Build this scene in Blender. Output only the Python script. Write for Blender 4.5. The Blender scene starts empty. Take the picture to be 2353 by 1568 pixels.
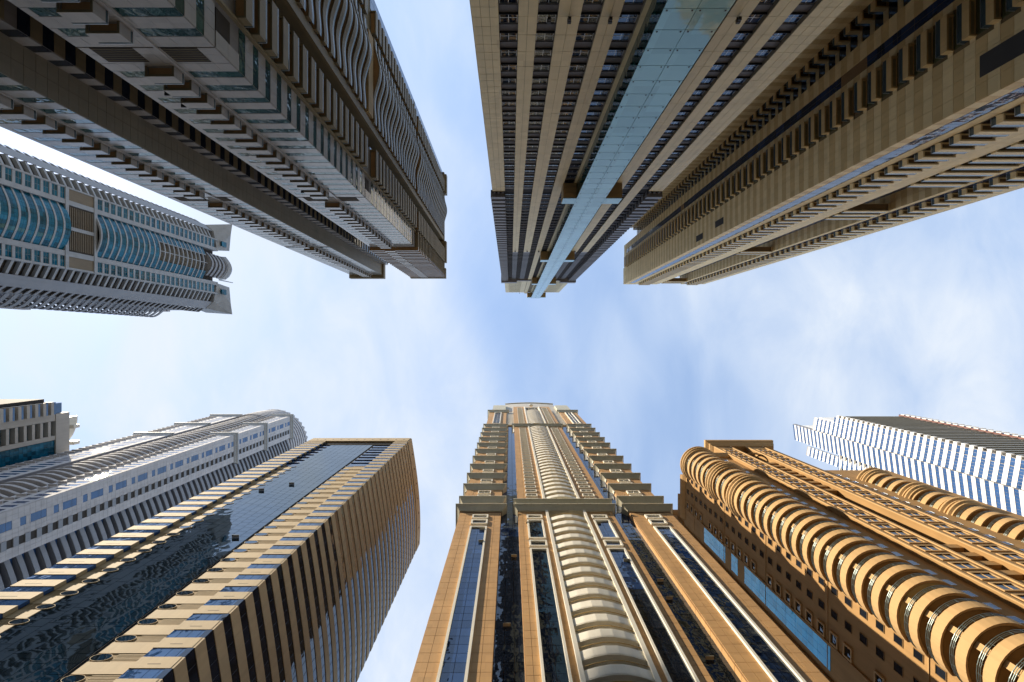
import bpy, math, random
import numpy as np
from mathutils import Matrix, Vector, Quaternion
random.seed(7); rng = np.random.default_rng(7)
R = math.radians
SC = bpy.context.scene
COL = SC.collection

# ---------------------------------------------------------------- camera
cam_d = bpy.data.cameras.new('camera'); cam = bpy.data.objects.new('camera', cam_d); COL.objects.link(cam)
cam.location = (0, 0, 0); cam.rotation_euler = (math.pi, 0, 0)        # straight up; picture right = +x, picture down = +y
cam_d.sensor_width = 36; cam_d.lens = 16.0; cam_d.shift_x = 3.5/2353; cam_d.shift_y = 4/2353
cam_d.clip_start = .1; cam_d.clip_end = 6000
SC.camera = cam
FPX = 1046.0
GZ = -1.6                                                            # street level below the lens

# ---------------------------------------------------------------- light
SUN_SLOPE, SUN_EL = .33, R(46.5)
_h = Vector((-1, -SUN_SLOPE, 0)).normalized()
SUN = Vector((_h.x*math.cos(SUN_EL), _h.y*math.cos(SUN_EL), math.sin(SUN_EL)))
sl = bpy.data.lights.new('sun', 'SUN'); sl.energy = 5.0; sl.angle = R(.53); sl.color = (1, .86, .66)
so = bpy.data.objects.new('sun', sl); COL.objects.link(so); so.rotation_euler = SUN.to_track_quat('Z', 'Y').to_euler()
so.location = SUN*900

W = bpy.data.worlds.new('World'); SC.world = W; W.use_nodes = True
nt = W.node_tree; nt.nodes.clear()
def N(tree, t, **kw):
    n = tree.nodes.new(t)
    for k, v in kw.items():
        if k.startswith('i_'): n.inputs[int(k[2:])].default_value = v
        else: setattr(n, k, v)
    return n
out = N(nt, 'ShaderNodeOutputWorld'); bg = N(nt, 'ShaderNodeBackground')
sky = N(nt, 'ShaderNodeTexSky', sky_type='NISHITA', sun_disc=False, sun_elevation=SUN_EL,
        sun_rotation=math.atan2(SUN.x, SUN.y), altitude=0, air_density=1.0, dust_density=.25, ozone_density=1.6)
tc = N(nt, 'ShaderNodeTexCoord')
# thin cirrus: direction projected on a high flat layer, so that it reads like a real cloud deck
sep = N(nt, 'ShaderNodeSeparateXYZ'); nt.links.new(tc.outputs['Generated'], sep.inputs[0])
zc = N(nt, 'ShaderNodeMath', operation='MAXIMUM', i_1=.12); nt.links.new(sep.outputs[2], zc.inputs[0])
dx = N(nt, 'ShaderNodeMath', operation='DIVIDE'); dy = N(nt, 'ShaderNodeMath', operation='DIVIDE')
nt.links.new(sep.outputs[0], dx.inputs[0]); nt.links.new(zc.outputs[0], dx.inputs[1])
nt.links.new(sep.outputs[1], dy.inputs[0]); nt.links.new(zc.outputs[0], dy.inputs[1])
cmb = N(nt, 'ShaderNodeCombineXYZ'); nt.links.new(dx.outputs[0], cmb.inputs[0]); nt.links.new(dy.outputs[0], cmb.inputs[1])
mp = N(nt, 'ShaderNodeMapping'); mp.inputs['Location'].default_value = (2.5, 8.8, 0); mp.inputs['Rotation'].default_value = (0, 0, R(-62)); mp.inputs['Scale'].default_value = (1.0, .55, 1)
nt.links.new(cmb.outputs[0], mp.inputs[0])
n1 = N(nt, 'ShaderNodeTexNoise'); n1.inputs['Scale'].default_value = 1.35; n1.inputs['Detail'].default_value = 3; n1.inputs['Roughness'].default_value = .5; n1.inputs['Distortion'].default_value = .8
n2 = N(nt, 'ShaderNodeTexNoise'); n2.inputs['Scale'].default_value = 5.5; n2.inputs['Detail'].default_value = 6; n2.inputs['Roughness'].default_value = .6; n2.inputs['Distortion'].default_value = .4
nt.links.new(mp.outputs[0], n1.inputs['Vector']); nt.links.new(mp.outputs[0], n2.inputs['Vector'])
r1 = N(nt, 'ShaderNodeMapRange'); r1.inputs[1].default_value = .36; r1.inputs[2].default_value = .66; r1.inputs[3].default_value = .46; r1.inputs[4].default_value = .92
r2 = N(nt, 'ShaderNodeMapRange'); r2.inputs[1].default_value = .3; r2.inputs[2].default_value = .75; r2.inputs[3].default_value = .78; r2.inputs[4].default_value = 1.15
nt.links.new(n1.outputs[0], r1.inputs[0]); nt.links.new(n2.outputs[0], r2.inputs[0])
mk = N(nt, 'ShaderNodeMath', operation='MULTIPLY', use_clamp=True); nt.links.new(r1.outputs[0], mk.inputs[0]); nt.links.new(r2.outputs[0], mk.inputs[1])
SKYS = .15
sc1 = N(nt, 'ShaderNodeVectorMath', operation='SCALE'); sc1.inputs['Scale'].default_value = SKYS; nt.links.new(sky.outputs[0], sc1.inputs[0])
veil = N(nt, 'ShaderNodeMix', data_type='RGBA'); tone = N(nt, 'ShaderNodeMix', data_type='RGBA'); tone.inputs[6].default_value = (.23, .37, .60, 1); tone.inputs[7].default_value = (.44, .475, .52, 1); nt.links.new(mk.outputs[0], tone.inputs[0]); nt.links.new(tone.outputs[2], veil.inputs[7])
nt.links.new(mk.outputs[0], veil.inputs[0]); nt.links.new(sc1.outputs[0], veil.inputs[6])
nt.links.new(veil.outputs[2], bg.inputs[0]); bg.inputs[1].default_value = 1.0
nt.links.new(bg.outputs[0], out.inputs[0])

vs = SC.view_settings; vs.view_transform = 'Standard'; vs.look = 'None'; vs.gamma = 1; vs.exposure = 0.95; vs.use_curve_mapping = False
SC.cycles.max_bounces = 7; SC.cycles.diffuse_bounces = 4; SC.cycles.glossy_bounces = 4; SC.cycles.caustics_reflective = True
SC.cycles.use_denoising = True; SC.cycles.blur_glossy = .5; SC.cycles.sample_clamp_indirect = 6

# ---------------------------------------------------------------- materials
MATS = {}
def _new(name):
    m = bpy.data.materials.new(name); m.use_nodes = True; t = m.node_tree; t.nodes.clear()
    o = N(t, 'ShaderNodeOutputMaterial'); p = N(t, 'ShaderNodeBsdfPrincipled'); t.links.new(p.outputs[0], o.inputs[0])
    MATS[name] = m; return m, t, p
def stone(name, col, rough=.75, var=.10, stain=.12, bump=.15, spec=.3, cell=0, metal=0):
    """painted / clad surface: patchy tone, vertical rain streaks, fine grain"""
    m, t, p = _new(name)
    g = N(t, 'ShaderNodeNewGeometry')
    a = N(t, 'ShaderNodeTexNoise'); a.inputs['Scale'].default_value = .23; a.inputs['Detail'].default_value = 5; t.links.new(g.outputs[0], a.inputs['Vector'])
    mpn = N(t, 'ShaderNodeMapping'); mpn.inputs['Scale'].default_value = (1.3, 1.3, .06); t.links.new(g.outputs[0], mpn.inputs[0])
    b = N(t, 'ShaderNodeTexNoise'); b.inputs['Scale'].default_value = 1.0; b.inputs['Detail'].default_value = 6; b.inputs['Roughness'].default_value = .65; t.links.new(mpn.outputs[0], b.inputs['Vector'])
    ra = N(t, 'ShaderNodeMapRange'); ra.inputs[1].default_value = .3; ra.inputs[2].default_value = .7; ra.inputs[3].default_value = 1-var; ra.inputs[4].default_value = 1+var; t.links.new(a.outputs[0], ra.inputs[0])
    rb = N(t, 'ShaderNodeMapRange'); rb.inputs[1].default_value = .42; rb.inputs[2].default_value = .72; rb.inputs[3].default_value = 1.0; rb.inputs[4].default_value = 1-stain; t.links.new(b.outputs[0], rb.inputs[0])
    mu = N(t, 'ShaderNodeMath', operation='MULTIPLY'); t.links.new(ra.outputs[0], mu.inputs[0]); t.links.new(rb.outputs[0], mu.inputs[1])
    last = mu
    if cell:                                                        # slight tone change from panel to panel
        sn = N(t, 'ShaderNodeVectorMath', operation='SNAP'); sn.inputs[1].default_value = (cell, cell, cell*.8); t.links.new(g.outputs[0], sn.inputs[0])
        wn = N(t, 'ShaderNodeTexWhiteNoise'); t.links.new(sn.outputs[0], wn.inputs[0])
        rc = N(t, 'ShaderNodeMapRange'); rc.inputs[3].default_value = .94; rc.inputs[4].default_value = 1.06; t.links.new(wn.outputs[0], rc.inputs[0])
        m3 = N(t, 'ShaderNodeMath', operation='MULTIPLY'); t.links.new(mu.outputs[0], m3.inputs[0]); t.links.new(rc.outputs[0], m3.inputs[1]); last = m3
    v = N(t, 'ShaderNodeVectorMath', operation='SCALE'); v.inputs[0].default_value = col; t.links.new(last.outputs[0], v.inputs['Scale'])
    t.links.new(v.outputs[0], p.inputs['Base Color'])
    p.inputs['Roughness'].default_value = rough; p.inputs['Specular IOR Level'].default_value = spec; p.inputs['Metallic'].default_value = metal
    if bump:
        n = N(t, 'ShaderNodeTexNoise'); n.inputs['Scale'].default_value = 3.0; n.inputs['Detail'].default_value = 6; t.links.new(g.outputs[0], n.inputs['Vector'])
        bp = N(t, 'ShaderNodeBump'); bp.inputs['Strength'].default_value = bump; bp.inputs['Distance'].default_value = .06
        t.links.new(n.outputs[0], bp.inputs['Height']); t.links.new(bp.outputs[0], p.inputs['Normal'])
    return m
def glass(name, col, ior=1.9, rough=.02, wav=.05, cell=1.75, tilt=.010, vary=.5, tint=(1, 1, 1), spec=.5, wscale=.45):
    """coated facade glass: dark body, mirror-like coat, every pane a little out of true"""
    m, t, p = _new(name)
    g = N(t, 'ShaderNodeNewGeometry')
    off = N(t, 'ShaderNodeVectorMath', operation='ADD'); off.inputs[1].default_value = (.37, .41, .29); t.links.new(g.outputs[0], off.inputs[0])
    sn = N(t, 'ShaderNodeVectorMath', operation='SNAP'); sn.inputs[1].default_value = (cell, cell, cell); t.links.new(off.outputs[0], sn.inputs[0])
    wn = N(t, 'ShaderNodeTexWhiteNoise'); t.links.new(sn.outputs[0], wn.inputs[0])
    nz = N(t, 'ShaderNodeTexNoise'); nz.inputs['Scale'].default_value = wscale; nz.inputs['Detail'].default_value = 2; t.links.new(g.outputs[0], nz.inputs['Vector'])
    bp = N(t, 'ShaderNodeBump'); bp.inputs['Strength'].default_value = 1; bp.inputs['Distance'].default_value = wav; t.links.new(nz.outputs[0], bp.inputs['Height'])
    sb = N(t, 'ShaderNodeVectorMath', operation='SUBTRACT'); sb.inputs[1].default_value = (.5, .5, .5); t.links.new(wn.outputs[1], sb.inputs[0])
    s2 = N(t, 'ShaderNodeVectorMath', operation='SCALE'); s2.inputs['Scale'].default_value = tilt*2; t.links.new(sb.outputs[0], s2.inputs[0])
    ad = N(t, 'ShaderNodeVectorMath', operation='ADD'); t.links.new(bp.outputs[0], ad.inputs[0]); t.links.new(s2.outputs[0], ad.inputs[1])
    nm = N(t, 'ShaderNodeVectorMath', operation='NORMALIZE'); t.links.new(ad.outputs[0], nm.inputs[0]); t.links.new(nm.outputs[0], p.inputs['Normal'])
    rv = N(t, 'ShaderNodeMapRange'); rv.inputs[3].default_value = 1-vary; rv.inputs[4].default_value = 1+vary; t.links.new(wn.outputs[0], rv.inputs[0])
    v = N(t, 'ShaderNodeVectorMath', operation='SCALE'); v.inputs[0].default_value = col; t.links.new(rv.outputs[0], v.inputs['Scale']); t.links.new(v.outputs[0], p.inputs['Base Color'])
    p.inputs['IOR'].default_value = ior; p.inputs['Roughness'].default_value = rough; p.inputs['Specular IOR Level'].default_value = spec
    p.inputs['Specular Tint'].default_value = (*tint, 1)
    return m
def metal(name, col, rough=.45, met=.6):
    m = stone(name, col, rough, .06, .08, .05, .4, 0, met); return m

# ---------------------------------------------------------------- mesh library (shared data)
LIB = {}       # key -> (verts Nx3, faces list)
def boxes(key, bl):
    """several boxes (x0,x1,y0,y1,z0,z1) as one mesh"""
    V, Fc = [], []
    for x0, x1, y0, y1, z0, z1 in bl:
        o = len(V)
        V += [(x0,y0,z0),(x1,y0,z0),(x1,y1,z0),(x0,y1,z0),(x0,y0,z1),(x1,y0,z1),(x1,y1,z1),(x0,y1,z1)]
        Fc += [tuple(o+i for i in f) for f in ((3,2,1,0),(4,5,6,7),(0,1,5,4),(1,2,6,5),(2,3,7,6),(3,0,4,7))]
    LIB[key] = (np.array(V, float), Fc); return key
boxes('box', [(-.5,.5,-.5,.5,-.5,.5)])
def prism(key, rings, closed=True, cap=True):
    """rings: list of (list of (x,y), z): lofted; same count in every ring"""
    V, Fc = [], []; n = len(rings[0][0])
    for pts, z in rings:
        V += [(x, y, z if not hasattr(z, '__len__') else z[i]) for i, (x, y) in enumerate(pts)]
    for r in range(len(rings)-1):
        for i in range(n if closed else n-1):
            j = (i+1) % n; Fc.append((r*n+i, r*n+j, (r+1)*n+j, (r+1)*n+i))
    if cap: Fc.append(tuple(range(n-1, -1, -1))); Fc.append(tuple((len(rings)-1)*n+i for i in range(n)))
    LIB[key] = (np.array(V, float), Fc); return key
def ribbon(key, outer, inner, z0, z1, joints=0):
    """wall band following a plan line: outer/inner lists of (x,y)"""
    V, Fc = [], []; n = len(outer)
    for (a, b) in zip(outer, inner):
        V += [(a[0],a[1],z0),(a[0],a[1],z1),(b[0],b[1],z0),(b[0],b[1],z1)]
    for i in range(n-1):
        o = 4*i; q = o+4
        Fc += [(o,q,q+1,o+1),(o+2,o+3,q+3,q+2),(o+1,q+1,q+3,o+3),(o,o+2,q+2,q)]
    Fc += [(0,1,3,2),(4*n-4,4*n-2,4*n-1,4*n-3)]
    LIB[key] = (np.array(V, float), Fc); return key
def merge(key, keys, offs=None):
    V, Fc = [], []
    for i, k in enumerate(keys):
        v, f = LIB[k]; o = len(V); dv = np.array(offs[i]) if offs else 0
        V += list(v+dv); Fc += [tuple(o+j for j in q) for q in f]
    LIB[key] = (np.array(V, float), Fc); return key
def ellipse_disc(key, rx, rz, d, n=20):
    """flat oval window: lens in x,z with thickness d along y"""
    pts = [(rx*math.cos(2*math.pi*i/n), rz*math.sin(2*math.pi*i/n)) for i in range(n)]
    V = [(x, 0, z) for x, z in pts]+[(x, d, z) for x, z in pts]
    Fc = [(i, (i+1) % n, n+(i+1) % n, n+i) for i in range(n)]+[tuple(range(n, 2*n)), tuple(range(n-1, -1, -1))]
    LIB[key] = (np.array(V, float), Fc); return key
_MC = {}
def mesh_for(key, mat):
    k = (key, mat)
    if k not in _MC:
        v, f = LIB[key]; me = bpy.data.meshes.new(key); me.from_pydata(v.tolist(), [], f)
        me.materials.append(MATS[mat]); me.update(); _MC[k] = me
    return _MC[k]

# ---------------------------------------------------------------- building assembler
STATS = {}
class Building:
    def __init__(self, name, label, cat, base):
        e = bpy.data.objects.new(name, None); COL.objects.link(e); e.location = (*base, GZ); e.empty_display_size = 5
        e['label'] = label; e['category'] = cat
        self.root = e; self.inv = Matrix.Translation((-base[0], -base[1], -GZ)); self.items = {}; self.caps = {}; self.labels = {}
    def put(self, name, key, mat, M, subs=()):
        self.items.setdefault(name, []).append((key, mat, M, subs))
    def box(self, name, mat, x0, x1, y0, y1, z0, z1, subs=()):
        M = Matrix.Translation(((x0+x1)/2, (y0+y1)/2, (z0+z1)/2)) @ Matrix.Diagonal((max(abs(x1-x0), 1e-3), max(abs(y1-y0), 1e-3), max(abs(z1-z0), 1e-3), 1))
        self.put(name, 'box', mat, M, subs)
    def finish(self):
        n_o = 0
        for name, its in self.items.items():
            cap = self.caps.get(name, 300)
            def weight(it):
                key, mat, M, subs = it
                v = LIB[key][0]; lo, hi = v.min(0), v.max(0); c = M @ Vector((lo+hi)/2)
                z = max(c.z, 4.0); u, w = c.x/z*FPX, c.y/z*FPX
                sx = (M.to_3x3() @ Vector(hi-lo)); s = sorted([abs(q) for q in sx])
                inside = abs(u) < 1190 and abs(w) < 800
                return (1.0 if inside else 1e-6)*s[1]*s[2]*(FPX/z)**2
            its = sorted(its, key=weight, reverse=True) if len(its) > cap else its
            for key, mat, M, subs in its[:cap]:
                o = bpy.data.objects.new(name, mesh_for(key, mat)); COL.objects.link(o); o.parent = self.root
                o.matrix_parent_inverse = self.inv; o.matrix_basis = M; n_o += 1
                if name in self.labels: o['label'] = self.labels[name]
                if subs:
                    pi = (M).inverted() @ Matrix.Identity(4)
                    for sn, sk, sm, SM in subs:
                        s = bpy.data.objects.new(sn, mesh_for(sk, sm)); COL.objects.link(s); s.parent = o
                        s.matrix_parent_inverse = M.inverted(); s.matrix_basis = SM; n_o += 1
            rest = its[cap:]
            if rest:
                groups = {}
                for key, mat, M, subs in rest:
                    groups.setdefault(mat, []).append((key, M))
                    for sn, sk, sm, SM in subs: groups.setdefault(sm, []).append((sk, SM))
                for mat, L in groups.items():
                    V, Fc, o = [], [], 0
                    for key, M in L:
                        v, f = LIB[key]; A = np.array(M)
                        V.append(v @ A[:3, :3].T + A[:3, 3]); Fc += [tuple(o+i for i in q) for q in f]; o += len(v)
                    me = bpy.data.meshes.new(name+'_rows'); me.from_pydata(np.concatenate(V).tolist(), [], Fc); me.materials.append(MATS[mat]); me.update()
                    ob = bpy.data.objects.new(name+'_rows', me); COL.objects.link(ob); ob.parent = self.root; ob.matrix_parent_inverse = self.inv
                    ob['kind'] = 'stuff'; n_o += 1
        STATS[self.root.name] = n_o
class Face:
    """vertical wall plane: a runs along it, d outwards, z up. axis 'y': wall y=P, a=x. axis 'x': wall x=P, a=y"""
    def __init__(self, b, axis, P, sgn):
        self.b = b; self.P = P; self.s = sgn; self.ax = axis
    def M(self, a, d, z):
        if self.ax == 'y': return Matrix(((1,0,0,a),(0,self.s,0,self.P+self.s*d),(0,0,1,z),(0,0,0,1)))
        return Matrix(((0,self.s,0,self.P+self.s*d),(1,0,0,a),(0,0,1,z),(0,0,0,1)))
    def bm(self, a0, a1, z0, z1, d0, d1):
        x = ((a0+a1)/2, self.P+self.s*(d0+d1)/2); sa, sd = max(abs(a1-a0), 1e-3), max(abs(d1-d0), 1e-3)
        if self.ax == 'x': x = (x[1], x[0]); S = (sd, sa)
        else: S = (sa, sd)
        return Matrix.Translation((x[0], x[1], (z0+z1)/2)) @ Matrix.Diagonal((S[0], S[1], max(abs(z1-z0), 1e-3), 1))
    def box(self, name, mat, a0, a1, z0, z1, d0, d1, subs=()):
        self.b.put(name, 'box', mat, self.bm(a0, a1, z0, z1, d0, d1), subs)
    def sub(self, name, mat, a0, a1, z0, z1, d0, d1):
        return (name, 'box', mat, self.bm(a0, a1, z0, z1, d0, d1))
    def put(self, name, key, mat, a, d, z, subs=()):
        self.b.put(name, key, mat, self.M(a, d, z), [(sn, sk, sm, self.M(a, d, z)) for sn, sk, sm in subs])
    def panels(self, mat, a0, a1, z0, z1, pw, ph, d0=0, t=.10, gap=.05, name='cladding_panel'):
        nc = max(1, round((a1-a0)/pw)); nr = max(1, round((z1-z0)/ph)); w = (a1-a0)/nc; h = (z1-z0)/nr
        for i in range(nc):
            for j in range(nr):
                m = mat if isinstance(mat, str) else mat[(j) % len(mat)]
                self.box(name, m, a0+i*w+gap/2, a0+(i+1)*w-gap/2, z0+j*h+gap/2, z0+(j+1)*h-gap/2, d0, d0+t+random.uniform(-.008, .008))
    def window(self, gl, fr, a0, a1, z0, z1, d=0, fw=.12, fd=.12, mull=(0, 0), name='window', mw=.06):
        """frame of four bars with pane and glazing bars"""
        key = 'wf%.2f_%.2f_%.2f_%.2f_%d_%d' % (a1-a0, z1-z0, fw, fd, *mull)
        if key not in LIB:
            w, h = (a1-a0)/2, (z1-z0)
            bl = [(-w, -w+fw, 0, fd, 0, h), (w-fw, w, 0, fd, 0, h), (-w+fw, w-fw, 0, fd, 0, fw), (-w+fw, w-fw, 0, fd, h-fw, h)]
            for i in range(mull[0]):
                x = -w+fw+(2*w-2*fw)*(i+1)/(mull[0]+1); bl.append((x-mw/2, x+mw/2, .021, fd*.7, fw, h-fw))
            for i in range(mull[1]):
                z = fw+(h-2*fw)*(i+1)/(mull[1]+1); bl.append((-w+fw, w-fw, .021, fd*.66, z-mw/2, z+mw/2))
            boxes(key, bl)
        M = self.M((a0+a1)/2, d, z0)
        self.b.put(name, key, fr, M, [self.sub('pane', gl, a0+fw, a1-fw, z0+fw, z1-fw, d, d+.02)])
def tray(key, w, e, h, rim=.22, th=.16, slab=.2, rh=.75):
    """balcony: slab under a parapet on three sides, soffit set up inside the rim"""
    boxes(key, [(-w/2+th, w/2-th, 0, e-th, rim, rim+slab), (-w/2, w/2, e-th, e, 0, h), (-w/2, -w/2+th, 0, e-th, 0, h), (w/2-th, w/2, 0, e-th, 0, h)])
    boxes(key+'_soffit', [(-w/2+th+.12, w/2-th-.12, .2, e-th-.1, rim-.06, rim-.004)])
    boxes(key+'_rail', [(-w/2, w/2, e-.06, e-.03, h, h+rh), (-w/2+.03, -w/2+.06, 0, e-.06, h, h+rh), (w/2-.06, w/2-.03, 0, e-.06, h, h+rh)])
    boxes(key+'_cap', [(-w/2-.02, w/2+.02, e-.09, e, h+rh, h+rh+.06), (-w/2-.02, -w/2+.06, 0, e-.09, h+rh, h+rh+.06), (w/2-.06, w/2+.02, 0, e-.09, h+rh, h+rh+.06)])
    boxes(key+'_rim', [(-w/2, w/2, e-th, e, -.05, -.004), (-w/2, -w/2+th, 0, e-th, -.05, -.004), (w/2-th, w/2, 0, e-th, -.05, -.004)])
    return key
# ---------------------------------------------------------------- palette
stone('tan_panel', (.52, .305, .125), .6, .07, .10, .08, .35, cell=1.6)
stone('tan_joint', (.20, .12, .06), .9)
stone('cream_trim', (.82, .78, .67), .5, .04, .08, .05)
stone('cream_cornice', (.50, .47, .36), .5, .05, .12, .06)
stone('gold_rail', (.45, .30, .10), .4)
stone('beige_concrete', (.46, .35, .20), .75, .08, .12, .12)
stone('ribbed_concrete', (.32, .225, .11), .85, .06, .10, .2)
stone('black_gap', (.012, .012, .014), .8, 0, 0, 0)
stone('white_panel', (.54, .545, .57), .85, .05, .10, .05, .12, cell=2.0)
stone('white_joint', (.30, .30, .33), .8)
stone('grey_cornice', (.36, .39, .42), .6)
stone('grey_panel', (.29, .32, .365), .6, .05, .08)
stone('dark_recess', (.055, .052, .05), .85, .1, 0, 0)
stone('pale_panel', (.34, .38, .425), .6, .05, .10, .05, .3, cell=2.0)
stone('tan_louvre', (.20, .175, .135), .7)
stone('tile_white', (.275, .265, .25), .2, .04, .06, .03, .5, cell=2.3)
stone('tile_joint', (.16, .155, .15), .8)
stone('olive_clad', (.18, .148, .085), .55, .06, .10, .05, .4, cell=2.2)
stone('olive_dark', (.16, .135, .08), .7)
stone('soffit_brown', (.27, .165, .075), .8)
stone('sandstone', (.60, .505, .30), .5, .05, .08, .06, .4, cell=1.9)
stone('sandstone_joint', (.22, .19, .14), .8)
stone('charcoal', (.085, .082, .088), .55, .1, .1, .03, .4, cell=1.8)
stone('slate_panel', (.17, .17, .185), .5, .1, .1, .03, .4, cell=1.8)
stone('soffit_tile', (.33, .24, .12), .7)
stone('honey_light', (.82, .64, .34), .55, .04, .08, .05, .35, cell=2.1)
stone('honey_dark', (.66, .47, .215), .55, .04, .08, .05, .35, cell=2.1)
stone('honey_joint', (.17, .125, .06), .8)
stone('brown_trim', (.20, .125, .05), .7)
stone('ochre_render', (.40, .24, .10), .85, .09, .16, .18, .2)
stone('ochre_trim', (.54, .355, .17), .8, .06, .12, .12, .2)
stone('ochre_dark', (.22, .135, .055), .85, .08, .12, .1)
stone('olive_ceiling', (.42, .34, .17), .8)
stone('bright_white', (.82, .80, .76), .45, .03, .06, .04, .4, cell=2.2)
stone('grey_slab', (.34, .33, .29), .7, .06, .1)
stone('maroon_trim', (.17, .07, .06), .6)
stone('black_metal', (.02, .02, .022), .45, 0, 0, 0)
stone('asphalt', (.04, .04, .042), .9, .15, 0, .3)
stone('paving', (.14, .13, .115), .85, .12, 0, .3)
metal('steel_rail', (.55, .58, .60), .35, .7)
glass('glass_dark', (.008, .012, .022), 1.75, tint=(.75, .88, 1), wav=.05)
glass('glass_navy', (.012, .03, .09), 1.8, tint=(.55, .75, 1), wav=.035)
glass('glass_blue', (.025, .07, .19), 2.0, tint=(.55, .78, 1), wav=.06, vary=.18, tilt=.006)
stone('grey_olive', (.17, .16, .125), .5, .05, .08, .04, .4, cell=2.9)
stone('vent_dark', (.03, .022, .014), .8)
metal('rail_dark', (.10, .13, .13), .4, .5)
glass('glass_teal', (.004, .085, .15), 1.55, tint=(.45, .85, 1), wav=.09, vary=.6)
glass('glass_green', (.004, .030, .028), 1.7, tint=(.65, .95, .95), wav=.10, vary=.5)
glass('glass_ice', (.22, .43, .48), 1.75, rough=.06, wav=.03, tint=(.75, .95, 1), vary=.10, cell=3.7)
glass('glass_win', (.010, .013, .02), 1.7, tint=(.8, .9, 1), wav=.05)
glass('glass_strip', (.006, .012, .02), 2.5, tint=(.6, .82, 1), wav=.07, vary=.1, tilt=.003, wscale=.16)
stone('warm_grey', (.50, .475, .43), .7, .05, .1)
glass('glass_painted_sky', (.01, .48, .95), 1.8, tint=(.4, .8, 1), wav=.06, vary=.25)  # strong blue base colour stands in for the sky's reflection
glass('glass_sage', (.12, .13, .07), 1.6, rough=.2, wav=.03, vary=.15)
glass('glass_rail', (.05, .075, .085), 1.6, wav=.02, vary=.1, tint=(.8, .95, 1))

# ---------------------------------------------------------------- ground
def sheet(name, mat, x0, x1, y0, y1, z):
    me = bpy.data.meshes.new(name); me.from_pydata([(x0,y0,z),(x1,y0,z),(x1,y1,z),(x0,y1,z)], [], [(0,1,2,3)]); me.materials.append(MATS[mat])
    o = bpy.data.objects.new(name, me); COL.objects.link(o); o['kind'] = 'structure'; return o
sheet('ground', 'paving', -3000, 3000, -3000, 3000, GZ)
sheet('road', 'asphalt', -700, 700, 5, 22, GZ+.004)
sheet('cross_road', 'asphalt', 43, 57, -700, 5, GZ+.004)

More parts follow.
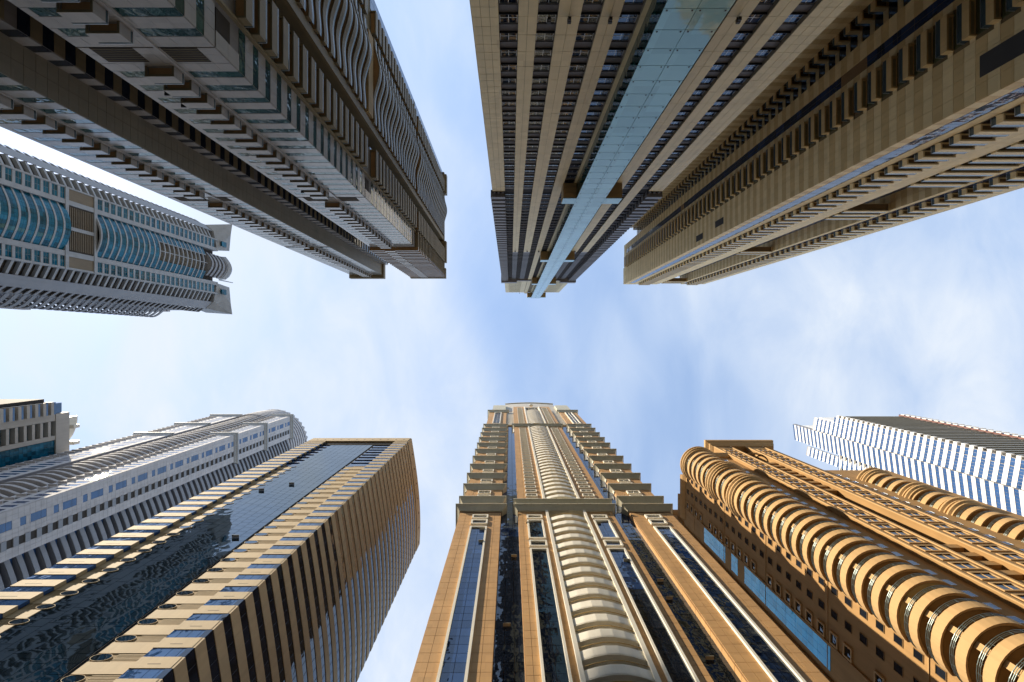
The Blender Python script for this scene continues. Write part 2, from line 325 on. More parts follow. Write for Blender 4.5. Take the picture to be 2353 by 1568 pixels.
# ================================================================ A  cream and tan tower with stacked cornices
def tower_a():
    D, cx, p = 40.5, 13.06, 3.47
    b = Building('cornice_tower', 'tall tan and cream tower with stacked flared cornices and white curved balconies, bottom centre', 'skyscraper', (cx, D+18))
    f = Face(b, 'y', D, -1); A = lambda a: cx+a
    zc = [114.5+10.41*k for k in range(11)]
    b.box('shaft', 'tan_joint', A(-24.9), A(24.9), D+1.25, D+36, GZ, 268)
    # recess curtain glass between wings and centre
    for s in (-1, 1):
        a0, a1 = sorted((s*11.16, s*15.3))
        n = 3; w = (a1-a0)/n
        z = GZ; 
        while z < 268:
            h = 1.735
            for i in range(n):
                f.box('curtain_pane', 'glass_dark' if z < 97 else 'glass_navy', A(a0+i*w+.03), A(a0+(i+1)*w-.03), z+.03, z+h-.03, -1.25, -1.0)
            z += h
        for k in range(14):
            f.box('louvre', 'cream_trim', A(a0), A(a1), 227+k*3.0, 228.3+k*3.0, -1.0, -.3)
    # wings
    for s in (-1, 1):
        w0, w1 = sorted((s*15.3, s*25.0)); q0, q1 = sorted((s*18.2, s*21.9))
        b.box('wing', 'tan_joint', A(w0), A(w1), D, D+14, GZ, 268)
        f.panels('tan_panel', A(w0), A(q0), GZ, 108, 1.5, 1.735)
        f.panels('tan_panel', A(q1), A(w1), GZ, 108, 1.5, 1.735)
        f.panels('tan_panel', A(q0), A(q1), 99.9, 108, 1.85, 1.735, d0=-.02)
        g = Face(b, 'x', A(w0), -1); g.panels('tan_panel', D+.12, D+1.25, GZ, 262, 1.1, 1.735)
        # outer side panels
        g = Face(b, 'x', A(w0 if s < 0 else w1), s)
        if s > 0: g.panels('tan_panel', D+.1, D+13.8, GZ, 262, 1.9, 1.735)
        # tall glass strip in white surround
        zz = GZ+3
        for (z0, z1) in ((GZ+3, 99.6), (101, 103.4), (104.3, 106.3)):
            for (x0, x1, y0, y1) in ((q0, q0+.38, z0, z1), (q1-.38, q1, z0, z1), (q0+.38, q1-.38, z1-.38, z1), (q0+.38, q1-.38, z0, z0+.3)):
                f.box('window_surround', 'cream_trim', A(x0), A(x1), y0, y1, 0, .45)
            n = max(1, round((z1-z0-.7)/1.735)); h = (z1-z0-.68)/n
            for j in range(n):
                for i in range(2):
                    w = (q1-q0-.76)/2
                    f.box('strip_pane', 'glass_navy' if s < 0 or z0+j*h > 84 else 'glass_dark', A(q0+.38+i*w+.03), A(q0+.38+(i+1)*w-.03), z0+.3+j*h+.03, z0+.3+(j+1)*h-.03, .02, .13)
        # upper storeys between cornices
        for k in range(10):
            z0, z1 = zc[k]+2.4, zc[k+1]
            f.panels('tan_panel', A(w0), A(w1), z0-2.4, z1, 1.95, 3.4, gap=.05)
            for (y0, y1) in ((z0+.6, z0+3.2), (z1-3.6, z1-1.4)):
                f.window('glass_win', 'cream_trim', A((q0+q1)/2-1.75), A((q0+q1)/2+1.75), y0, y1, d=.11, fw=.3, fd=.32, mull=(1, 0))
    # flared cornices
    def cornice(key, w, h, e0, e1, dep):
        r = lambda e: [(-w/2-e, e), (w/2+e, e), (w/2+e, -dep), (-w/2-e, -dep)]
        return prism(key, [(r(e0), 0), (r(e0+.12), .25), (r(e0+.55*(e1-e0)), h*.55), (r(e1), h*.86), (r(e1+.08), h*.86+.02), (r(e1+.08), h)])
    kw = cornice('wing_cornice', 9.7, 2.3, .15, 1.15, 12); kc = cornice('centre_cornice', 22.3, 1.9, .2, 1.15, 14)
    kd = cornice('double_cornice', 9.7, 1.9, .3, 1.3, 12)
    for s in (-1, 1):
        for k in range(11):
            f.put('cornice', kw, 'cream_cornice', A(s*20.15), 0, zc[k]+.05)
            for i in range(1, 6):
                f.box('cornice_joint', 'tan_joint', A(s*20.15-4.85+i*1.62-.02), A(s*20.15-4.85+i*1.62+.02), zc[k]+1.9, zc[k]+2.37, 1.15, 1.245)
            # little side pipes and brackets under the lip
            f.box('bracket', 'cream_trim', A(s*20.15-5.2), A(s*20.15-4.9), zc[k]-1.6, zc[k], -.6, .1)
        f.put('cornice', kd, 'cream_cornice', A(s*20.15), 0, 108.9); f.put('cornice', kd, 'cream_cornice', A(s*20.15), 0, 264)
        f.panels('tan_panel', A(s*20.15-4.85), A(s*20.15+4.85), 221.2, 264, 1.95, 3.47)
        f.window('glass_blue', 'cream_trim', A(s*20.15-2.0), A(s*20.15+2.0), 226, 262, d=.11, fw=.45, fd=.4, mull=(1, 8), name='tall_window')
        # crown block with rounded top
        pr = [(0, 0), (8.6, 0), (8.6, 9), (0, 9)]
        pts = lambda i: [(-4.1+i, -.2-i), (4.1-i, -.2-i), (4.1-i, -9+i), (-4.1+i, -9+i)]
        prism('crown_block', [(pts(0), 0), (pts(0), 34), (pts(.4), 38), (pts(1.2), 42), (pts(2.4), 45)])
        f.put('crown_block', 'crown_block', 'cream_cornice', A(s*20.15), -.8, 267)
    f.put('cornice', kc, 'cream_cornice', A(0), .25, 108.6); f.put('cornice', kc, 'cream_cornice', A(0), .25, 112.2); f.put('cornice', kc, 'cream_cornice', A(0), .25, 218.5)
    for zj in (108.6, 112.2, 218.5):
        for i in range(1, 14): f.box('cornice_joint', 'tan_joint', A(-11.15+i*1.593-.02), A(-11.15+i*1.593+.02), zj+1.5, zj+1.93, 1.4, 1.5)
    # centre block
    b.box('balcony_bay', 'tan_joint', A(-11.16), A(-4.74), D, D+12, GZ, 287); b.box('balcony_bay', 'tan_joint', A(4.74), A(11.16), D, D+12, GZ, 287)
    b.box('bay_head', 'tan_panel', A(-4.74), A(4.74), D+.2, D+12, 283, 287)
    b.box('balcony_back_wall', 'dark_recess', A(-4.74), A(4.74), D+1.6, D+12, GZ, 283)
    # curved balconies: five facets
    pts = [(-4.15+8.3*i/5, .35+.85*math.sin(math.pi*(i+.0)/5)) for i in range(6)]
    inn = [(x*.97, y-.16) for x, y in pts]
    ribbon('bal_face', pts, inn, 0, 1.75)
    base = [(-4.15, -1.55)]+pts+[(4.15, -1.55)]
    prism('bal_slab', [(base, 0), (base, .22)])
    merge('bal', ['bal_face', 'bal_slab'], [(0, 0, 0), (0, 0, .05)])
    ribbon('bal_bar', [(x*1.0, y+.04) for x, y in pts], [(x, y-.05) for x, y in pts], 2.35, 2.43)
    z = GZ+4.1-.6
    while z < 268:
        if not (106.5 < z+1 < 114.0) and not (216.5 < z+1 < 221):
            f.put('balcony', 'bal', 'cream_trim', A(0), 0, z, [('handrail', 'bal_bar', 'gold_rail')])
            f.box('balcony_door', 'glass_win', A(-3.6), A(3.6), z+.4, z+2.9, -1.6, -1.5)
        z += p
    f.window('glass_blue', 'cream_trim', A(-4.1), A(4.1), 270.5, 283, d=-.3, fw=.4, fd=.5, mull=(3, 3), name='tall_window')
    for s in (-1, 1):
        a0, a1 = sorted((s*4.15, s*4.74))
        f.box('pilaster', 'cream_trim', A(a0), A(a1), GZ, 108.6, -1.6, .62); f.box('pilaster', 'cream_trim', A(a0), A(a1), 114.2, 218.5, -1.6, .62); f.box('pilaster', 'cream_trim', A(a0), A(a1), 221.2, 285, -1.6, .62)
        w0, w1 = sorted((s*4.74, s*11.16)); q0, q1 = sorted((s*5.7, s*9.3))
        f.panels('tan_panel', A(min(s*4.74, s*5.7)), A(max(s*4.74, s*5.7)), GZ, 108.6, 1, 1.735, d0=.05)
        f.panels('tan_panel', A(min(s*9.3, s*11.16)), A(max(s*9.3, s*11.16)), GZ, 108.6, 1.0, 1.735, d0=.05)
        f.panels('tan_panel', A(q0), A(q1), 89, 108.6, 1.8, 1.735, d0=.03)
        for (z0, z1) in ((GZ+3, 88.8), (89.8, 92.4), (93.4, 103), (104, 106)):
            for (x0, x1, y0, y1) in ((q0, q0+.36, z0, z1), (q1-.36, q1, z0, z1), (q0+.36, q1-.36, z1-.36, z1), (q0+.36, q1-.36, z0, z0+.3)):
                f.box('window_surround', 'cream_trim', A(x0), A(x1), y0, y1, 0, .5)
            n = max(1, round((z1-z0-.7)/1.735)); h = (z1-z0-.66)/n
            for j in range(n):
                for i in range(2):
                    w = (q1-q0-.72)/2
                    f.box('strip_pane', 'glass_dark' if s < 0 or z0+j*h < 74 else 'glass_navy', A(q0+.36+i*w+.03), A(q0+.36+(i+1)*w-.03), z0+.3+j*h+.03, z0+.3+(j+1)*h-.03, .08, .15)
        # storey windows above
        f.panels('tan_panel', A(w0), A(w1), 114.2, 218.5, 1.6, 3.47, d0=.05); f.panels('tan_panel', A(w0), A(w1), 221.2, 287, 1.6, 3.47, d0=.05)
        z = 115.6
        while z < 281:
            if not 216 < z+1 < 221.5: f.window('glass_win', 'cream_trim', A((q0+q1)/2-1.55), A((q0+q1)/2+1.55), z, z+1.9, d=.16, fw=.26, fd=.3, mull=(1, 0))
            z += p
    # inner side faces of the centre block
    Face(b, 'x', A(-11.16), -1).panels('tan_panel', D+.05, D+1.0, GZ, 285, 1.0, 1.735)
    Face(b, 'x', A(11.16), 1).panels('tan_panel', D+.05, D+1.0, GZ, 285, 1.0, 1.735)
    # glazed crown behind, gently bowed
    m = 12; arc = [(-16.5+33*i/m, -2.5+.8*math.sin(math.pi*i/m)) for i in range(m+1)]
    ribbon('crown_glass', arc, [(x, y-.4) for x, y in arc], 0, 48); ribbon('crown_lip', [(x*1.02, y+.5) for x, y in arc], [(x, y-.6) for x, y in arc], 48, 49.5)
    f.put('crown_screen', 'crown_glass', 'warm_grey', A(0), -.2, 271); f.put('crown_lip', 'crown_lip', 'cream_cornice', A(0), -.2, 271)
    b.box('crown_core', 'cream_cornice', A(-15.5), A(15.5), D+4, D+30, 262, 316)
    # drum ornament and open hopper windows
    prism('ornament', [([(1.3*r*math.cos(t*math.pi/4), 1.0*r*math.sin(t*math.pi/4)) for t in range(8)], h) for r, h in ((.5, 0), (1, .5), (1, 1.3), (.6, 1.8))])
    f.put('ornament', 'ornament', 'cream_trim', A(0), .9, 287)
    for (a, z) in ((-12.4, 88), (-13.6, 66.5), (13.0, 79), (12.6, 73.5), (13.0, 59.5), (-19.2, 98), (-19.0, 92), (6.6, 101.5), (8.4, 84), (-9, 101.5), (14, 150), (13.5, 128), (14.2, 174)):
        key = boxes('hopper', [(-.55, .55, 0, .5, 0, .05)])
        f.put('open_window', 'hopper', 'cream_cornice', A(a), -.95 if abs(a) in (12.4, 13.6, 13.0, 12.6, 14, 13.5, 14.2) else .15, z)
    b.finish()

# ================================================================ B  beige tower with the blue glass strip and curved side
def tower_b():
    D, p = 37.96, 3.5
    b = Building('striped_tower', 'beige tower with blue glass strip, oval windows and a curved striped side', 'skyscraper', (-56, 60))
    f = Face(b, 'y', D, -1); zt = 170.0
    # curved flank
    n = 22
    def flank(t): return (-38.4+.02+ (3.35*math.sin(math.pi*min(t*.62, 1.0))) , 37.1+40.8*t)
    fl = [flank(i/n) for i in range(n+1)]
    ins = [(x-.10, y) for x, y in fl]; ins2 = [(x-.9, y) for x, y in fl]
    body = [(-76.2, D+.05), (-44, D+.05)]+[(x-.95, max(y, D+.05)) for x, y in fl]+[(-76.2, fl[-1][1])]
    prism('b_core', [(body, GZ), (body, zt)]); b.put('shaft', 'b_core', 'dark_recess', Matrix.Identity(4))
    ribbon('b_band', fl, ins2, 0, 1.87); ribbon('b_glass', ins, ins2, 0, 1.6)
    ribbon('b_par', [(x+.1, y) for x, y in fl], ins2, 0, 6.4)
    zb = 51.85-p*15
    k = 0
    LW, RW, ML, MR = (-76.3, -69.5), (-43.5, -38.42), -69.5, -43.5
    GL, GR = -66.2, -50.8
    while zb+k*p < zt-2:
        z = zb+k*p; k += 1
        if z < GZ: continue
        b.put('curved_spandrel', 'b_band', 'beige_concrete', Matrix.Translation((0, 0, z)))
        b.put('curved_window', 'b_glass', 'glass_dark' , Matrix.Translation((0, 0, z+1.88)))
        # mullions on the flank
        for i in range(1, n, 1):
            x, y = ins[i]; b.box('mullion', 'black_metal', x-.05, x+.03, y-.035, y+.035, z+1.88, z+3.48)
        for (x0, x1) in (LW, RW):
            f.box('spandrel', 'beige_concrete', x0, x1 if x1 != -38.42 else -38.75, z, z+1.87, 0, .9, [f.sub('slot', 'black_gap', x0+1.6, x0+(x1-x0)*.62, z+.62, z+.72, .9, .904)])
            w = (x1-x0)/4
            for i in range(4):
                f.box('pane', 'glass_blue', x0+i*w+.03, x0+(i+1)*w-.03 if not(i == 3 and x1 == -38.42) else -38.9, z+1.9, z+3.48, .3, .82)
        for (x0, x1, xo, mir) in ((ML, GL, -66.4, 1), (GR+.8, MR, -49.0, -1)):
            if z > 138:
                f.box('glazing_pane', 'glass_blue', x0, x1 if x1 == GL else x1, z+.12, z+3.4, 0, .12); f.box('fin', 'black_gap', x0, x1, z+3.4, z+3.62, 0, .35)
                continue
            f.box('smooth_panel', 'beige_concrete', x0, x1, z-.1, z+1.9, 0, .28); f.box('ribbed_panel', 'ribbed_concrete', x0, x1, z+1.93, z+3.37, 0, .2)
            for r in range(6): f.box('rib', 'beige_concrete', x0+ (0 if x1 == GL else 2.6), x1-(2.4 if x1 == GL else 0), z+2.0+r*.23, z+2.1+r*.23, .2, .235)
            f.b.put('oval_window', 'oval', 'beige_concrete', f.M(xo, .2, z+2.65), [('pane', 'oval_pane', 'glass_strip', f.M(xo, .2, z+2.65))])
    # glass strip: staggered panes
    cw = (GR-GL)/8
    for i in range(8):
        z = GZ+(.9 if i % 2 else 0)
        while z < zt-1.5:
            h = 1.75 if (int(z*7)+i) % 5 else 3.5
            h = min(h, zt-z)
            f.box('curtain_pane', 'glass_strip', GL+i*cw+.035, GL+(i+1)*cw-.035, z+.035, z+h-.035, .1, .2); z += h
    f.box('strip_frame', 'grey_panel', GL, GR, GZ, zt, .02, .1)
    f.box('groove', 'black_gap', GR, GR+.8, GZ, zt, 0, .03)
    # parapet
    f.box('parapet', 'beige_concrete', -76.3, -38.75, zt+1.5, 176.5, -2, 1.0); f.box('louvre_band', 'black_gap', -69.5, -43.5, zt-1.5, zt+1.5, -1.5, .35)
    f.box('parapet_base', 'beige_concrete', -76.3, -69.5, zt, zt+1.5, -1, .9); f.box('parapet_base', 'beige_concrete', -43.5, -38.75, zt, zt+1.5, -1, .9)
    b.put('curved_parapet', 'b_par', 'beige_concrete', Matrix.Translation((0, 0, zt)))
    for i in range(12): f.box('parapet_hole', 'black_gap', -74+i*3.0, -73.4+i*3.0, 173.6, 174.3, 1.0, 1.004)
    for i in range(3, n, 3): b.box('parapet_hole', 'black_gap', fl[i][0]+.1, fl[i][0]+.13, fl[i][1]-.35, fl[i][1]+.35, zt+3.2, zt+4)
    # open sashes on the strip
    for (x, z) in ((-58.2, 121), (-63.5, 116), (-53.2, 88)):
        f.put('open_window', boxes('sash', [(-.7, .7, 0, .6, 0, .05)]), 'grey_panel', x, .22, z)
    # side returns of the left wing
    b.finish()
ellipse_disc('oval_pane', 1.2, .62, .1)
def _oval():
    n = 20; V = []; Fc = []
    for r, d in ((1.06, .0), (1.06, .12), (1.0, .12), (1.0, .0)):
        V += [((1.2*r)*math.cos(2*math.pi*i/n), d, (.62*r)*math.sin(2*math.pi*i/n)) for i in range(n)]
    for q in range(3): Fc += [(q*n+i, q*n+(i+1) % n, (q+1)*n+(i+1) % n, (q+1)*n+i) for i in range(n)]
    LIB['oval'] = (np.array(V), Fc)
_oval()
tower_a(); tower_b()
# ================================================================ C  white tower with arched balconies
def arc_band(key, w, bulge, h, th=.25, m=8, slab=None):
    pts = [(-w/2+w*i/m, bulge*math.sin(math.pi*i/m)+.15) for i in range(m+1)]
    ribbon(key, pts, [(x*.99, y-th) for x, y in pts], 0, h)
    if slab:
        base = [(-w/2, -1.4)]+pts+[(w/2, -1.4)]; prism(key+'_s', [(base, 0), (base, slab)]); merge(key, [key, key+'_s'], [(0, 0, 0), (0, 0, .02)])
    return key
def tower_c():
    p = 3.5; X1, Y0 = -154.0, 51.5
    b = Building('arched_white_tower', 'white and pale blue tower with curved white balconies and a toothed round crown', 'skyscraper', (-182, 80))
    fy = Face(b, 'y', Y0, -1); fx = Face(b, 'x', X1, 1)
    H = 327
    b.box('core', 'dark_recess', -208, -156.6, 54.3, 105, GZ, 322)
    for (x0, x1, y0, y1) in ((-167, -154, 51.5, 66.5), (-210, -190, 51.5, 66.5), (-167, -154, 92, 107)):
        b.box('pier', 'white_joint', x0, x1, y0, y1, GZ, H-7)
    # -y face piers
    for (x0, x1) in ((-167, -154), (-210, -190)):
        w = x1-x0; q = [x0+w*.12, x0+w*.34, x0+w*.52, x0+w*.86]
        z = GZ+.4; k = 0
        while z < H-11:
            fy.panels('white_panel', x0, x1, z+2.0, z+p, w/5, 1.5); 
            fy.panels('white_panel', x0, q[0], z, z+2.0, w*.12, 2); fy.panels('white_panel', q[1], q[2], z, z+2.0, w*.12, 2); fy.panels('white_panel', q[3], x1, z, z+2.0, w*.14, 2)
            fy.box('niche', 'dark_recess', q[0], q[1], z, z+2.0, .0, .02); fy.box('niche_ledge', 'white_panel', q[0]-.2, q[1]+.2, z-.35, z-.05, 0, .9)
            fy.box('pane', 'glass_blue', q[2], q[3], z, z+2.0, .0, .06)
            z += p; k += 1
    # +x face pier by the corner
    z = GZ+.4; k = 0
    while z < H-11:
        # column of storey niches with projecting screens
        fx.panels('white_panel', 51.5, 54.9, z, z+p, 1.7, 1.75); fx.panels('white_panel', 57.6, 60.6, z, z+p, 1.5, 1.75); fx.panels('white_panel', 63.2, 66.5, z, z+p, 1.65, 1.75)
        fx.box('niche', 'dark_recess', 60.6, 63.2, z+.1, z+1.9, 0, .02); fx.box('screen', 'grey_panel', 60.5, 63.3, z+1.9, z+3.45, 0, .35)
        m = k % 3
        if m == 0: fx.box('tall_pane', 'glass_blue', 54.95, 57.55, z+.2, z+3.4, 0, .05); fx.panels('white_panel', 54.9, 57.6, z-.1, z+.2, 2.7, .3)
        if m == 1: fx.box('tall_pane', 'glass_blue', 54.95, 57.55, z, z+1.7, 0, .05); fx.panels('white_panel', 54.9, 57.6, z+1.7, z+3.5, 2.7, 1.8)
        if m == 2: fx.box('short_pane', 'glass_blue', 54.95, 57.55, z+.6, z+2.3, 0, .05); fx.panels('white_panel', 54.9, 57.6, z-.1, z+.6, 2.7, .7); fx.panels('white_panel', 54.9, 57.6, z+2.3, z+3.4, 2.7, 1.1)
        z += p; k += 1
    # curved balconies on both faces
    arc_band('c_arc_y', 23, 3.4, 1.2, slab=.2); arc_band('c_arc_x', 25.5, 3.4, 1.8, slab=.2)
    boxes('c_div', [(-.2, .2, -1.4, 2.6, 0, 1.5)])
    z = GZ+.4
    while z < 314:
        fy.put('arched_balcony', 'c_arc_y', 'white_panel', -178.5, -2.0, z); fx.put('arched_balcony', 'c_arc_x', 'grey_panel', 79.25, -1.2, z)
        fx.box('blue_pane', 'glass_blue', 66.6, 91.9, z+.3, z+3.3, -2.4, -1.5)
        fx.put('partition', 'c_div', 'white_panel', 76, -1.2, z+2.0)
        z += p
    # cornices
    def ring(x0, x1, y0, y1, z, e=1.3, h=2.6):
        key = 'c_ring%.0f_%.0f' % (x1-x0, y1-y0)
        if key not in LIB:
            w, d = (x1-x0)/2, (y1-y0)/2; r = lambda q: [(-w-q, -d-q), (w+q, -d-q), (w+q, d+q), (-w-q, d+q)]
            prism(key, [(r(.1), 0), (r(e*.5), h*.3), (r(e*.5), h*.45), (r(e), h*.7), (r(e), h)])
        b.put('cornice', key, 'grey_cornice', Matrix.Translation(((x0+x1)/2, (y0+y1)/2, z)))
    for z in (253, 284, 318): ring(-167, -154, 51.5, 66.5, z); ring(-210, -190, 51.5, 66.5, z)
    # round glazed crown with teeth
    n = 40; Rr = 26
    circ = lambda r: [(-180+r*math.cos(2*math.pi*i/n), 76+r*math.sin(2*math.pi*i/n)) for i in range(n)]
    for k in range(9):
        prism('c_crown%d' % k, [(circ(Rr+.6-.02*k*k), 0), (circ(Rr+.6-.02*k*k), 1.7)]); b.put('crown_band', 'c_crown%d' % k, 'white_panel', Matrix.Translation((0, 0, 316+k*3.5)))
    prism('c_drum', [(circ(Rr-1), 0), (circ(Rr-1), 34)]); b.put('crown_drum', 'c_drum', 'glass_blue', Matrix.Translation((0, 0, 312)))
    prism('tooth', [([(-1.7, -.4), (1.7, -.4), (1.7, .4), (-1.7, .4)], 0), ([(-.1, -.1), (.1, -.1), (.1, .1), (-.1, .1)], 3.2)])
    for i in range(n):
        t = 2*math.pi*i/n
        b.put('crown_tooth', 'tooth', 'white_panel', Matrix.Translation((-180+(Rr-.9)*math.cos(t), 76+(Rr-.9)*math.sin(t), 345.4)) @ Matrix.Rotation(t+math.pi/2, 4, 'Z'))
    b.finish()

# ================================================================ D  cropped tower at the far left edge
def tower_d():
    p = 3.5; X1 = -213.0
    b = Building('teal_glass_tower', 'cream tower with teal glass and deep balcony slabs, cropped by the left edge', 'skyscraper', (-232, 50))
    fx = Face(b, 'x', X1, 1)
    b.box('core', 'dark_recess', -250, X1-2.2, 26, 90, GZ, 210)
    b.box('crown_wall', 'warm_grey', -250, X1, 33.5, 36.5, GZ, 217); b.box('crown_wall', 'warm_grey', -250, X1, 43.4, 45.4, GZ, 217); b.box('parapet', 'warm_grey', -250, X1+.3, 33.4, 90, 213, 219.5)
    z = 213-p*58
    while z < 212:
        fx.box('balcony_slab', 'warm_grey', 27.5, 33.4, z, z+1.25, -2.2, 1.6); fx.box('balcony_slab', 'warm_grey', 36.6, 43.3, z, z+1.2, -2.2, .2)
        fx.box('balcony_glass', 'glass_blue', 27.6, 33.3, z+1.25, z+2.2, 1.45, 1.5)
        for i in range(2): fx.box('pane', 'glass_win', 28+i*2.8, 30.6+i*2.8, z+1.3, z+3.4, -2.2, -2.0)
        for i in range(2): fx.box('pane', 'glass_teal', 36.8+i*3.3, 39.9+i*3.3, z+1.3, z+3.4, -2.2, -1.9)
        for i in range(6):
            for j in range(2): fx.box('curtain_pane', 'glass_teal', 45.6+i*2.6, 48.1+i*2.6, z+j*1.75, z+j*1.75+1.7, -.6, -.3)
        z += p
    b.box('roof_box', 'glass_blue', -240, X1-1, 28.5, 33.3, 212, 217)
    # curved crest behind the roof edge
    pts = [(X1-1.5-9*(1-math.cos(t)), 36+14*math.sin(t)) for t in [i*math.pi/2/10 for i in range(11)]]
    ribbon('d_crest', [(x+1, y) for x, y in pts], [(x-1.5, y) for x, y in pts], 0, 5); b.put('crest', 'd_crest', 'cream_trim', Matrix.Translation((0, 0, 219.5)))
    for y in (40, 48): b.box('crest_bracket', 'cream_trim', X1-3, X1+1.0, y, y+1.6, 221, 224)
    b.finish()

# ================================================================ E  white tower with teal curved glazing
def tower_e():
    k = .8; p = 3.5*k; X1 = -190.6*k
    b = Building('teal_bay_tower', 'white tower with bowed teal glass bay and flared roof corners, left side', 'skyscraper', (X1-22*k, -48*k))
    fx = Face(b, 'x', X1, 1); H = 296*k
    Y = lambda s: s*190.6*k
    yA, yB, yC, yD = Y(-.352), Y(-.312), Y(-.207), Y(-.166)
    b.box('core', 'dark_recess', X1-44*k, X1-2.5, yA+.3, yD-.3, GZ, H)
    zb1, zb0 = 208*k, 196*k                              # plant floor
    # window rows each side of the bay
    z = H-8-p*88
    zs = []
    while z < H-4:
        if z > GZ: zs.append(z)
        z += p
    for (w0, w1, e0, e1) in ((Y(-.3485), Y(-.3225), yA, yB), (Y(-.1955), Y(-.1705), yC, yD)):
        fx.box('frame_rib', 'pale_panel', e0, w0, GZ, H, -2.5, .25); fx.box('frame_rib', 'pale_panel', w1, e1, GZ, H, -2.5, .25)
        for z in zs:
            if zb0-1 < z < zb1: continue
            fx.box('spandrel', 'pale_panel', w0, w1, z, z+p*.3, -2.5, .1)
            fx.window('glass_teal', 'pale_panel', w0, w1, z+p*.3, z+p, d=-.12, fw=.08, fd=.1, mull=(1, 1), mw=.05)
        fx.box('plant_louvre', 'tan_louvre', w0, w1, zb0, zb1, -1, 0)
    for i in range(14):
        fx.box('louvre_blade', 'tan_louvre', yB+.6, yC-.6, zb0+i*(zb1-zb0)/14, zb0+i*(zb1-zb0)/14+.25, -1.5, .12)
    fx.box('plant_louvre', 'dark_recess', yB, yC, zb0, zb1, -2, -.1); fx.box('frame_bar', 'pale_panel', yA, yD, zb1, zb1+1.2, -1, .4); fx.box('frame_bar', 'pale_panel', yA, yD, zb0-1.2, zb0, -1, .4)
    fx.box('frame_bar', 'pale_panel', (yB+yC)/2-.6, (yB+yC)/2+.6, zb0, zb1, -1, .3)
    # bowed bay
    w = yC-yB; m = 12; mid = (yB+yC)/2
    pts = [(-w/2+w*i/m, 2.6*math.sin(math.pi*i/m)-.6) for i in range(m+1)]
    ribbon('e_sp', [(x, y+.14) for x, y in pts], [(x, y-.5) for x, y in pts], 0, p*.22)
    for i in range(m):
        (x0, y0), (x1, y1) = pts[i], pts[i+1]; ribbon('e_p%d' % i, [(x0+.02, y0), (x1-.02, y1)], [(x0, y0-.3), (x1, y1-.3)], 0, p*.385-.03)
    for z in zs:
        if zb0-p < z < zb1: continue
        top = z > 262*k
        if z > 282*k: continue
        fx.put('bay_spandrel', 'e_sp', 'pale_panel', mid, 0, z)
        for i in range(m):
            if 243*k < z and 3 <= i <= 8:
                if i in (3, 6): fx.box('terrace_post', 'pale_panel', mid+pts[i][0]-.15, mid+pts[i][0]+.15, z, z+p, pts[i][1]-.4, pts[i][1]+.1)
                continue
            for j in range(2): fx.put('bay_pane', 'e_p%d' % i, 'glass_teal', mid, 0, z+p*.225+j*p*.387)
    fx.box('terrace_back', 'tan_louvre', mid-w*.3, mid+w*.3, 243*k, 282*k, -2.4, -1.8)
    # crown: stacked curved balconies
    pt2 = [(-w*.36+w*.72*i/m, 3.2*math.sin(math.pi*i/m)) for i in range(m+1)]
    base = [(-w*.36, -2.5)]+pt2+[(w*.36, -2.5)]
    ribbon('e_cb', pt2, [(x, y-.3) for x, y in pt2], 0, 1.5); prism('e_cs', [(base, 0), (base, .3)]); merge('e_crown', ['e_cb', 'e_cs'])
    for j in range(5): fx.put('crown_balcony', 'e_crown', 'grey_panel', mid, .3, 284*k+j*p*1.05)
    prism('e_cap', [(base, 0), ([(x*1.05, y+.6) for x, y in base], 2.0), ([(x*.7, y*.5) for x, y in base], 6)]); fx.put('crown_cap', 'e_cap', 'pale_panel', mid, .6, H+3)
    fx.put('mast', prism('e_mast', [([(.35*math.cos(i), .35*math.sin(i)) for i in range(6)], 0), ([(.2*math.cos(i), .2*math.sin(i)) for i in range(6)], 12)]), 'grey_panel', mid+6, -3, H+6)
    # chamfered side wings with fins, and lattice edge
    for sgn, y0 in ((-1, yA), (1, yD)):
        d1, r1 = 5.2*k, 2.4*k; d2, r2 = 9.4*k, 7.0*k
        def bay(key, a0, c0, a1, c1, z0, z1, th=.4):
            return ribbon(key, [(sgn*a0, -c0), (sgn*a1, -c1)], [(sgn*a0, -c0-th), (sgn*a1, -c1-th)], z0, z1)
        bay('e_ch%d' % sgn, d1, r1, d2, r2, GZ, H); fx.put('chamfer_wall', 'e_ch%d' % sgn, 'grey_panel', y0, 0, 0)
        bay('e_in%d' % sgn, 0, 1.8, d1, r1+1.6, GZ, H); fx.put('fin_recess', 'e_in%d' % sgn, 'dark_recess', y0, 0, 0)
        bay('e_fin%d' % sgn, 0, .1, d1, r1+.3, 0, p*.30, 1.3); bay('e_lat%d' % sgn, d2, r2, d2+2.2*k, r2+3.5*k, 0, p*.35, .5); bay('e_latb%d' % sgn, d2, r2+1.5, d2+2.2*k, r2+5*k, GZ, H)
        for z in zs:
            fx.put('fin', 'e_fin%d' % sgn, 'pale_panel', y0, 0, z); fx.put('lattice_bar', 'e_lat%d' % sgn, 'grey_panel', y0, 0, z)
        fx.put('lattice_recess', 'e_latb%d' % sgn, 'dark_recess', y0, 0, 0)
        # flared roof corner
        q = [(sgn*-7*k, .4), (sgn*d1, -r1+.6), (sgn*d2, -r2+.4), (sgn*d2, -14*k), (sgn*-7*k, -14*k)]
        q2 = [(sgn*-5.5*k, 1.4), (sgn*(d1+.4), 2.2), (sgn*(d2+3.2*k), 3.0), (sgn*(d2+2*k), -14*k), (sgn*-4*k, -14*k)]
        prism('e_fl%d' % sgn, [(q, 0), (q2, 11*k)]); fx.put('roof_corner', 'e_fl%d' % sgn, 'pale_panel', y0, 0, H-1)
        fx.box('corner_window', 'glass_teal', y0+sgn*-2*k-1, y0+sgn*-2*k+1.5, H+1, H+6*k, 1.0, 1.75)
    # the +y flank, seen in raking view
    y1 = yD+11.6*k
    b.box('flank', 'grey_panel', X1-44*k, X1-11*k, yD-5, y1, GZ, H-12)
